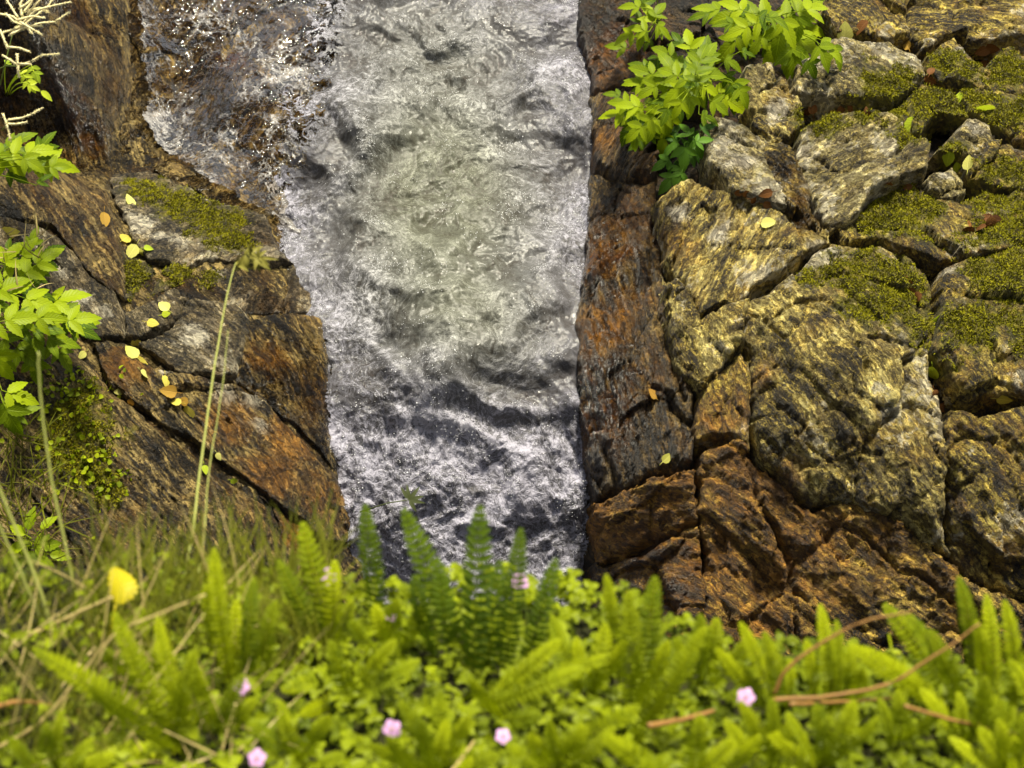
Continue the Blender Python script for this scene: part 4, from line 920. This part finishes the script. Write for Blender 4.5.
def scatter(name, mat, pos, d, nrm, L, W, tmpl, k):
    """many blades as one mass of ground cover"""
    tv, tf, tb = tmpl; n = len(pos)
    d = d / np.linalg.norm(d, axis=1, keepdims=True); s = np.cross(d, nrm); s /= np.linalg.norm(s, axis=1, keepdims=True); up = np.cross(s, d)
    v = pos[:, None] + tv[None, :, 1:2] * (d * L[:, None])[:, None] + tv[None, :, 0:1] * 2 * (s * W[:, None])[:, None] + tv[None, :, 2:3] * (up * L[:, None])[:, None]
    f = (np.arange(n)[:, None, None] * len(tv) + tf[None]).reshape(-1, 4)
    o = mesh_obj(name, v.reshape(-1, 3), f, mat)
    b = np.repeat(tb[None], n, 0).copy(); b[:, :, 2] = k[:, None]; set_attr(o, 'blade', b.reshape(-1, 3))
    return tag(o, kind='stuff')

def left_tuft(us, vs, n, L, label_mat):
    ps = []; ds = []
    for _ in range(n):
        a, b = rnd.uniform(*us), rnd.uniform(*vs); p, nn = hit(a, b); ps.append(p); ds.append(nn * .6 + UPV * .4 + np.array([rnd.gauss(0, .45) for _ in range(3)]))
    ps, ds = np.array(ps), np.array(ds)
    scatter('grass', label_mat, ps, ds, np.array([0, -.6, .5]) + RNG.normal(0, .5, (n, 3)), RNG.uniform(.5, 1, n) * L, RNG.uniform(.0012, .0022, n), tmpl_leaf(7, .0, .9, (.45, .7)), RNG.random(n))
left_tuft((-5, 60), (430, 560), 160, .16, M_GRASS)
left_tuft((0, 45), (225, 300), 24, .08, M_STRAW)
def creeping():
    n = 260; ps = []; nr = []
    for _ in range(n):
        a, b = rnd.choice([(rnd.gauss(72, 18), rnd.gauss(440, 26)), (rnd.gauss(75, 22), rnd.gauss(385, 10)), (rnd.gauss(105, 14), rnd.gauss(470, 18))]); p, nn = hit(a, b); ps.append(p + nn * rnd.uniform(.004, .02)); nr.append(nn + np.array([rnd.gauss(0, .4) for _ in range(3)]))
    d = RNG.normal(0, 1, (n, 3)); s = RNG.uniform(.010, .019, n)
    scatter('ground_cover', M_HERB, np.array(ps), d, np.array(nr), s, s * .4, tmpl_leaf(4, .2, .3, (.62, .6)), RNG.random(n))
creeping()

# a dark sprig drifting on the white water
p0, n0 = hit(410, 497); g = Geo()
for i in range(9):
    a = math.radians(-60 + 36 * i + rnd.uniform(-15, 15)); d = RGT * math.cos(a) + UPV * math.sin(a)
    if math.cos(a) > -.6: g.leaf(p0 + n0 * .06, d + TOCAM * .15, TOCAM, rnd.uniform(.030, .055), .0060, .1, .4, 0, 5, (.6, .9), .5)
g.tube([P(360, 512, (p0 - CAM) @ FWD - .03), P(388, 503, (p0 - CAM) @ FWD - .04), p0 + n0 * .06], .0022, .0016, 5)
tag(g.build('dark_sprig', M_SPRIG, None, p0), 'dark leafy sprig caught on the white water above the fern tips', 'sprig')
build_bank()
def herbs():
    n = 11000
    x = RNG.uniform(-.85, .85, n); y = RNG.uniform(.45, 1, n) ; y = .45 + (bank_edge(x) + .012 - .45) * RNG.random(n)
    keep = RNG.random(n) < (1 - .15 * smooth(.08, .2, x)) * np.clip(.35 + .9 * smooth(-.42, -.2, x) , 0, 1) * (0.55 + .45 * (fbm(x * 8, y * 8, 2, 3, 14) > -.15))
    x, y = x[keep], y[keep]; n = len(x)
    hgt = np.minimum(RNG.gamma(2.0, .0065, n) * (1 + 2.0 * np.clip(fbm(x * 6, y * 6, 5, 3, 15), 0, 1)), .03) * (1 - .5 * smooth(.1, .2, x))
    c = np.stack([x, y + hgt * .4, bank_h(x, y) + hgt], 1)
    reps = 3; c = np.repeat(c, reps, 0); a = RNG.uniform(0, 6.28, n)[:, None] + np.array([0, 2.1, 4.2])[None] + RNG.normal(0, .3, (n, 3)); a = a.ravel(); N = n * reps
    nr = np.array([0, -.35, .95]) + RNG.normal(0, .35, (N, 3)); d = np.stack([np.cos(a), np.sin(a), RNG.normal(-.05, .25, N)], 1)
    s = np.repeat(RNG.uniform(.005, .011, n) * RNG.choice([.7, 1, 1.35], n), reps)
    k = np.repeat(np.clip(-.05 + hgt * 18 + RNG.normal(0, .15, n), 0, 1), reps)  # lower leaves coloured darker: depth shade painted into the carpet
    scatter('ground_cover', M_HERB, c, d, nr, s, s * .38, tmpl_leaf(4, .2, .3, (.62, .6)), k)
herbs()
def outer_herbs():
    """the same carpet further along and behind on the bank, thinner"""
    n = 9000; x = RNG.uniform(-1.8, 1.8, n); y = -.6 + (bank_edge(x) + .6) * RNG.random(n); keep = (np.abs(x) > .8) | (y < .48); x, y = x[keep], y[keep]; n = len(x)
    hgt = np.minimum(RNG.gamma(2.0, .008, n), .04); c = np.repeat(np.stack([x, y, bank_h(x, y) + hgt], 1), 3, 0); N = 3 * n
    a = (RNG.uniform(0, 6.28, n)[:, None] + np.array([0, 2.1, 4.2])[None]).ravel(); s = np.repeat(RNG.uniform(.010, .018, n), 3)
    scatter('ground_cover', M_HERB, c, np.stack([np.cos(a), np.sin(a), RNG.normal(-.05, .25, N)], 1), np.array([0, -.35, .95]) + RNG.normal(0, .35, (N, 3)), s, s * .38, tmpl_leaf(3, .2, .3, (.62, .6)), np.repeat(np.clip(.05 + hgt * 16, 0, 1), 3))  # same painted depth shade, darker towards the soil
outer_herbs()
def grass(name, n, xr, vr, lr, w, mat, lean, spread=.35, dens=None):
    u = RNG.uniform(*xr, n); v = RNG.uniform(*vr, n)
    if dens: u = np.clip(RNG.normal(dens[0], dens[1], n), *xr)
    pos = np.array([bank_pt(a, b) for a, b in zip(u, v)])
    d = np.array(lean) + RNG.normal(0, spread, (n, 3)); L = RNG.uniform(*lr, n)
    scatter(name, mat, pos, d, np.array([0, -.6, .5]) + RNG.normal(0, .5, (n, 3)), L, RNG.uniform(.6, 1.2, n) * w, tmpl_leaf(7, .0, .7, (.45, .7)), RNG.random(n))
grass('grass', 620, (95, 335), (565, 680), (.04, .10), 0.0011, M_GRASS, (0.05, .42, .85), .30)
grass('grass', 500, (-60, 130), (600, 790), (.04, .09), .0010, M_GRASS, (.25, .3, .7), .45)
grass('dry_grass', 130, (-40, 250), (600, 780), (.06, .14), .0008, M_STRAW, (.3, .3, .6), .5)
# ------------------------------------------------------------------ ferns
def frond(root, tip, base, W, mat, dz=-.06, bow=None, name='frond'):
    a = bank_pt(*base); Zb = bank_Z(*base); b = P(tip[0], tip[1], Zb + dz + rnd.uniform(-.02, .02))
    L = np.linalg.norm(b - a); bo = np.array([0, -.02, .12 * L + .01]) if bow is None else bow
    pts = bez(a, b, bo, 24); g = Geo(); g.tube(pts[::2] + [pts[-1]], .0011, .0005, 5)
    w0 = W * Zb / FPX * .43; n = max(12, int(L / (w0 * .50))); k0 = rnd.uniform(.1, .9)
    face0 = unit(TOCAM + .5 * np.array([rnd.uniform(-1, 1), rnd.uniform(-1, 1), rnd.uniform(0, 1)]))
    for i in range(n):
        t = (i + .5) / n; t = .10 + .9 * t; x = t * 23; j = min(int(x), 22); p = pts[j] * (1 - (x - j)) + pts[j + 1] * (x - j)
        d = unit(pts[j + 1] - pts[j]); nn = unit(face0 - d * (face0 @ d)); s = np.cross(d, nn)
        w = w0 * max(.12, math.sin(math.pi * min(.985, (.12 + .88 * t) ** 1.25)) ** .55)
        for sg in (-1, 1):
            dd = unit(s * sg + d * (.22 + .5 * t * t) + nn * rnd.uniform(-.12, .22))
            g.leaf(p, dd, nn, w * rnd.uniform(.92, 1.06), w0 * .20, .2, .4, .05, 4, (.6, .6), min(1, max(0, k0 + rnd.uniform(-.15, .15))))
    return g.build(name, mat, root)
FERNS = [
 ('fern leaning left over dry grass at the lower left, five spread fronds', (168,728), 0, [((32,648),(160,722),36),((114,612),(168,716),34),((157,616),(186,716),30),((88,684),(162,738),34),((84,762),(165,745),34),((196,650),(180,720),28)]),
 ('tall upright fern beside the pale grass stalk, left of the pink flower', (246,668), 0, [((214,548),(230,660),30),((254,578),(250,668),32),((236,600),(242,670),30),((276,600),(262,670),30),((206,585),(226,655),26)]),
 ('fern rising at the rock edge below the lower left fall', (322,630), 0, [((302,522),(330,620),38),((278,560),(318,630),32),((335,560),(335,630),30),((352,600),(340,640),28)]),
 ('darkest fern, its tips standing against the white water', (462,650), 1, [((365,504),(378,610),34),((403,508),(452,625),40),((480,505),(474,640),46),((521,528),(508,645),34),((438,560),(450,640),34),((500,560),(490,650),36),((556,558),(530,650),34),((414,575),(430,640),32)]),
 ('bright fern in the middle of the bank with long drooping fronds', (352,690), 0, [((282,690),(352,664),34),((300,716),(350,690),30),((420,660),(360,690),30),((396,640),(362,680),30),((330,640),(350,690),28)]),
 ('fern with one long flat frond pointing right below the dark fern', (500,706), 0, [((584,668),(498,700),34),((560,640),(500,690),32),((470,680),(498,712),28),((540,715),(505,715),30),((610,655),(510,695),30)]),
 ('bright fern whose forked tips stand left of the brown twig', (642,700), 0, [((655,576),(640,680),36),((628,590),(630,690),34),((606,574),(616,660),24),((706,626),(645,720),34),((690,655),(650,715),30),((640,706),(560,748),34),((668,640),(644,700),30)]),
 ('low fern at the bottom edge right of the middle', (690,760), 0, [((602,735),(660,770),34),((735,740),(690,772),36),((700,715),(690,770),34),((760,735),(720,772),30),((640,760),(680,780),30)]),
 ('small fern with curled dark frond beside the brown twig fork', (772,700), 0, [((740,622),(768,690),26),((764,632),(778,692),26),((716,648),(752,694),24),((738,660),(762,700),24),((790,660),(786,700),24)]),
 ('fern with twin upright tips behind the arching brown twig', (832,705), 0, [((820,604),(828,690),28),((806,640),(812,690),24),((850,645),(842,690),26),((836,620),(836,690),26),((862,668),(850,700),24)]),
 ('broad bright fern arching left over the brown twig', (940,700), 0, [((884,604),(932,672),34),((850,646),(918,690),36),((905,612),(950,680),30),((930,630),(952,690),30),((872,652),(930,700),28)]),
 ('fern drooping down to the bottom edge below the broad fern', (900,700), 0, [((902,772),(892,670),34),((956,776),(932,680),36),((860,776),(862,700),30),((928,748),(910,690),30)]),
 ('fern with tall narrow tips in the lower right corner', (984,690), 0, [((958,576),(968,650),26),((986,594),(988,690),32),((1004,600),(1010,690),30),((1034,640),(1010,700),32),((976,620),(980,690),26)]),
 ('fern hanging sideways at the right edge, lowest of all', (1030,735), 0, [((974,690),(1030,736),34),((1000,740),(1034,745),30),((990,770),(1030,760),32),((1010,660),(1036,720),30)]),
 ('low fern half hidden in ground cover below the middle pink flowers', (440,752), 0, [((400,700),(436,750),28),((470,715),(446,752),28),((500,755),(450,762),30),((370,745),(430,765),28),((440,690),(442,748),26)]),
 ('small fern between two pale pink flowers at the bottom left', (300,752), 0, [((250,720),(296,752),28),((330,715),(304,752),28),((280,700),(298,750),26),((345,755),(308,760),28)]),
]
for lab, bs, dk, fr in FERNS:
    root = empty('fern', bank_pt(*bs), lab, 'fern', 'ferns along the near bank')
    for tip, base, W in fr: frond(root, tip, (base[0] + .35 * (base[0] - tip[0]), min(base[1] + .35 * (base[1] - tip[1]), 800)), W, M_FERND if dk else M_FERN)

# ------------------------------------------------------------------ stalks, twigs, flowers and other single things of the near bank
def stalk(name, label, cat, px, r0, r1, mat, Z0=None, Z1=None, build=True):
    z0 = bank_Z(*px[0]) - (.085 if mat is M_BRST else 0) if Z0 is None else Z0 - .06; z1 = z0 - .03 if Z1 is None else Z1; m = len(px)
    w = [P(u, v, z0 + (z1 - z0) * i / (m - 1)) for i, (u, v) in enumerate(px)]
    out = []
    for i in range(m - 1):
        p0, p1, p2, p3 = w[max(i - 1, 0)], w[i], w[i + 1], w[min(i + 2, m - 1)]
        for t in np.linspace(0, 1, 6, endpoint=False):
            out.append(.5 * (2 * p1 + (p2 - p0) * t + (2 * p0 - 5 * p1 + 4 * p2 - p3) * t * t + (3 * p1 - p0 - 3 * p2 + p3) * t ** 3))
    out.append(w[-1]); out = [q + np.array([rnd.gauss(0, .00025) for _ in range(3)]) for q in out]; g = Geo(); g.tube(out, r0, r1, 7)
    return g, out
def single(name, label, cat, px, r0, r1, mat, **kw):
    g, o = stalk(name, label, cat, px, r0, r1, mat, **kw); ob = g.build(name, mat, None, o[0]); return tag(ob, label, cat)
g, o_ = stalk('', '', '', [(178,612),(193,530),(202,455),(214,370),(226,300),(236,262)], .0016, .0008, M_STALK, Z1=2.15)
rt = empty('grass_stalk', o_[0], 'tall pale grass stalk with a nodding seed head crossing the left bank', 'grass stalk')
g.build('stem', M_STALK, rt); g = Geo(); e = o_[-1]
g.tube([e, P(242, 250, 2.14), P(250, 252, 2.13), P(262, 262, 2.12)], .0012, .0008, 5)
for i in range(30):
    q = rnd.random(); b0 = e * (1 - q) + P(262, 262, 2.12) * q + UPV * .012 * math.sin(3.1 * q)
    d = unit(RGT * rnd.uniform(-.2, 1) + UPV * rnd.uniform(-1, .6) + TOCAM * rnd.uniform(-.5, .5))
    g.leaf(b0, d, unit(TOCAM + .4 * RGT * rnd.uniform(-1, 1)), rnd.uniform(.015, .034), rnd.uniform(.0022, .0040), .3, .8, 0, 5, (.6, .8), rnd.random())
g.build('seed_head', M_SEED, rt)
single('grass_stalk', 'second pale stalk rising beside the tall seed headed one', 'grass stalk', [(190,612),(204,540),(209,470),(222,390),(228,330)], .0009, .0004, M_STALK, Z1=1.95)
single('grass_stalk', 'slender green stalk standing before the spreading left plant', 'grass stalk', [(80,612),(64,540),(50,470),(41,400),(38,352)], .0015, .0009, M_STALK)
single('grass_stalk', 'pale bent stalk at the left edge beside the low rosette', 'grass stalk', [(56,640),(38,585),(16,530),(-8,470)], .0019, .0012, M_STALK)
single('grass_stalk', 'shorter pale stalk just left of the bent one', 'grass stalk', [(46,632),(22,575),(-6,515)], .0016, .001, M_STALK)
single('straw', 'long dry straw slanting up from the left edge under the yellow leaf', 'straw', [(-20,652),(40,630),(80,612),(112,597)], .0026, .0016, M_STRAW)
single('straw', 'thin dry straw with a long reach from the bottom left to the fern tips', 'straw', [(-10,752),(40,722),(86,668),(118,632),(160,614),(206,594)], .0018, .0009, M_STRAW)
single('straw', 'reddish brown flat straw lying at the left edge', 'straw', [(-10,708),(24,702),(62,708),(100,716)], .0026, .0010, M_BRST, Z0=1.36, Z1=1.37)
g, o_ = stalk('', '', '', [(774,694),(788,668),(820,644),(862,622),(912,612)], .0018, .0008, M_BRST); tag(g.build('twig', M_BRST, None, o_[0]), 'brown twig arching up past the twin tipped fern', 'twig')
g, o_ = stalk('', '', '', [(772,700),(830,696),(888,684),(934,656),(980,624)], .0021, .0008, M_BRST); tag(g.build('twig', M_BRST, None, o_[0]), 'pale brown twig sloping up to the broad bright fern', 'twig')
single('twig', 'thin straight reddish twig under the pale sloping one', 'twig', [(790,704),(840,702),(892,698)], .0018, .0012, M_BRST, Z0=1.335, Z1=1.335)
single('twig', 'thin brown twig running low to the right edge', 'twig', [(905,706),(960,722),(1040,738)], .0018, .0012, M_BRST, Z0=1.32, Z1=1.31)
single('twig', 'short thick twig beside the forked tip fern', 'twig', [(648,726),(680,720),(714,711)], .0028, .0016, M_BRST, Z0=1.32, Z1=1.30)
single('twig', 'short straw coloured twig in the ground cover near the bottom middle', 'twig', [(452,772),(462,758),(474,742)], .0020, .0012, M_STRAW, Z0=1.28, Z1=1.28)
g = Geo(); zz = 1.43; a = P(116,604,zz)
g.leaf(a, UPV + .28 * RGT - .25 * TOCAM, unit(TOCAM * .8 + .6 * RGT), 50 * zz / FPX, 15 * zz / FPX, .5, 1.3, .12, 14, (.85, .75), .6, .5); g.tube([a, P(108,640,zz)], .0012, .001, 5)
tag(g.build('yellow_leaf', M_OLDY, None, a), 'curled yellow leaf standing in grass beside the long dry straw', 'leaf')
def flower(u, v, size, label):
    Z = bank_Z(u, max(v, 600)) - .085; c = P(u, v, Z); root = empty('pink_flower', c, label, 'flower', 'pink flowers among the ferns')
    nn = unit(TOCAM + np.array([rnd.uniform(-.3, .3), rnd.uniform(-.3, .3), .3])); r = size * Z / FPX * .5; ref = unit(np.cross(nn, [.2, .9, .3])); oth = np.cross(nn, ref); a0 = rnd.uniform(0, 6)
    for i in range(5):
        a = a0 + i * 1.2566; g = Geo(); g.leaf(c, ref * math.cos(a) + oth * math.sin(a) + nn * .25, nn, r, r * .40, .1, .6, .05, 7, (1.5, .7)); g.build('petal', M_PINK, root)
    g = Geo(); g.tube([c - nn * .001, c + nn * .003], .0012, .0010, 6); g.build('centre', M_STRAW, root)
    g = Geo(); g.tube(bez(c, bank_pt(u + rnd.uniform(-14, 14), min(max(v + 36, 640), 790)), np.array([0, .01, .01]), 8), .0007, .0009, 5); g.build('stalk', M_STEM, root)
flower(329,577,20,'pink flower beside the fern at the lower left fall edge'); flower(520,582,20,'pink flower in front of the darkest fern, near the white water'); flower(241,686,19,'pale pink flower below the tall upright fern')
flower(392,729,21,'largest pink flower, low in the middle ground cover'); flower(257,758,20,'pale pink flower at the bottom edge beside a small fern'); flower(503,736,17,'small pale pink flower near the bottom, right of the largest one')
flower(746,697,20,'lilac flower alone left of the brown twig fork'); flower(390,618,13,'tiny faded pink flower under the darkest fern')
# smaller ferns filling the bank between the large ones
def small_fern(u, v, lab, ang, spread, n, L):
    root = empty('fern', bank_pt(u, v), lab, 'fern', 'ferns along the near bank')
    for i in range(n):
        a = math.radians(ang + spread * ((i + .5) / n - .5) + rnd.uniform(-8, 8)); l = L * rnd.uniform(.75, 1.15)
        frond(root, (u + l * math.cos(a), v - l * math.sin(a)), (u + rnd.uniform(-8, 8), v + rnd.uniform(-4, 6)), rnd.uniform(24, 32), M_FERN)
for q in ((60,775,'small fern at the bottom left corner under the spread fronds',80,150,5,62), (215,735,'small fern below the palest of the left pink flowers',85,120,4,66), (395,660,'small fern at the edge of the water left of the darkest fern',100,110,4,62),
          (585,700,'small upright fern between the flat frond and the forked tips',80,80,4,80), (560,775,'small fern at the bottom edge below the flat frond',95,140,5,66), (820,768,'small fern at the bottom edge under the brown twigs',90,140,5,74),
          (1010,775,'small fern at the bottom right corner under the sideways fern',110,120,4,70), (700,690,'small fern right of the forked tips, near the dark wet rock',85,90,4,66), (140,690,'small fern in dry grass above the spread fronds',100,90,3,60), (890,745,'small fern behind the drooping fronds at lower right',75,100,3,64),
          (430,790,'small fern at the bottom edge right of the largest pink flower',85,120,4,64), (770,770,'small fern at the bottom edge below the lilac flower',100,100,4,66), (960,740,'small fern between the low twig and the bottom edge',80,110,4,60)):
    small_fern(*q)
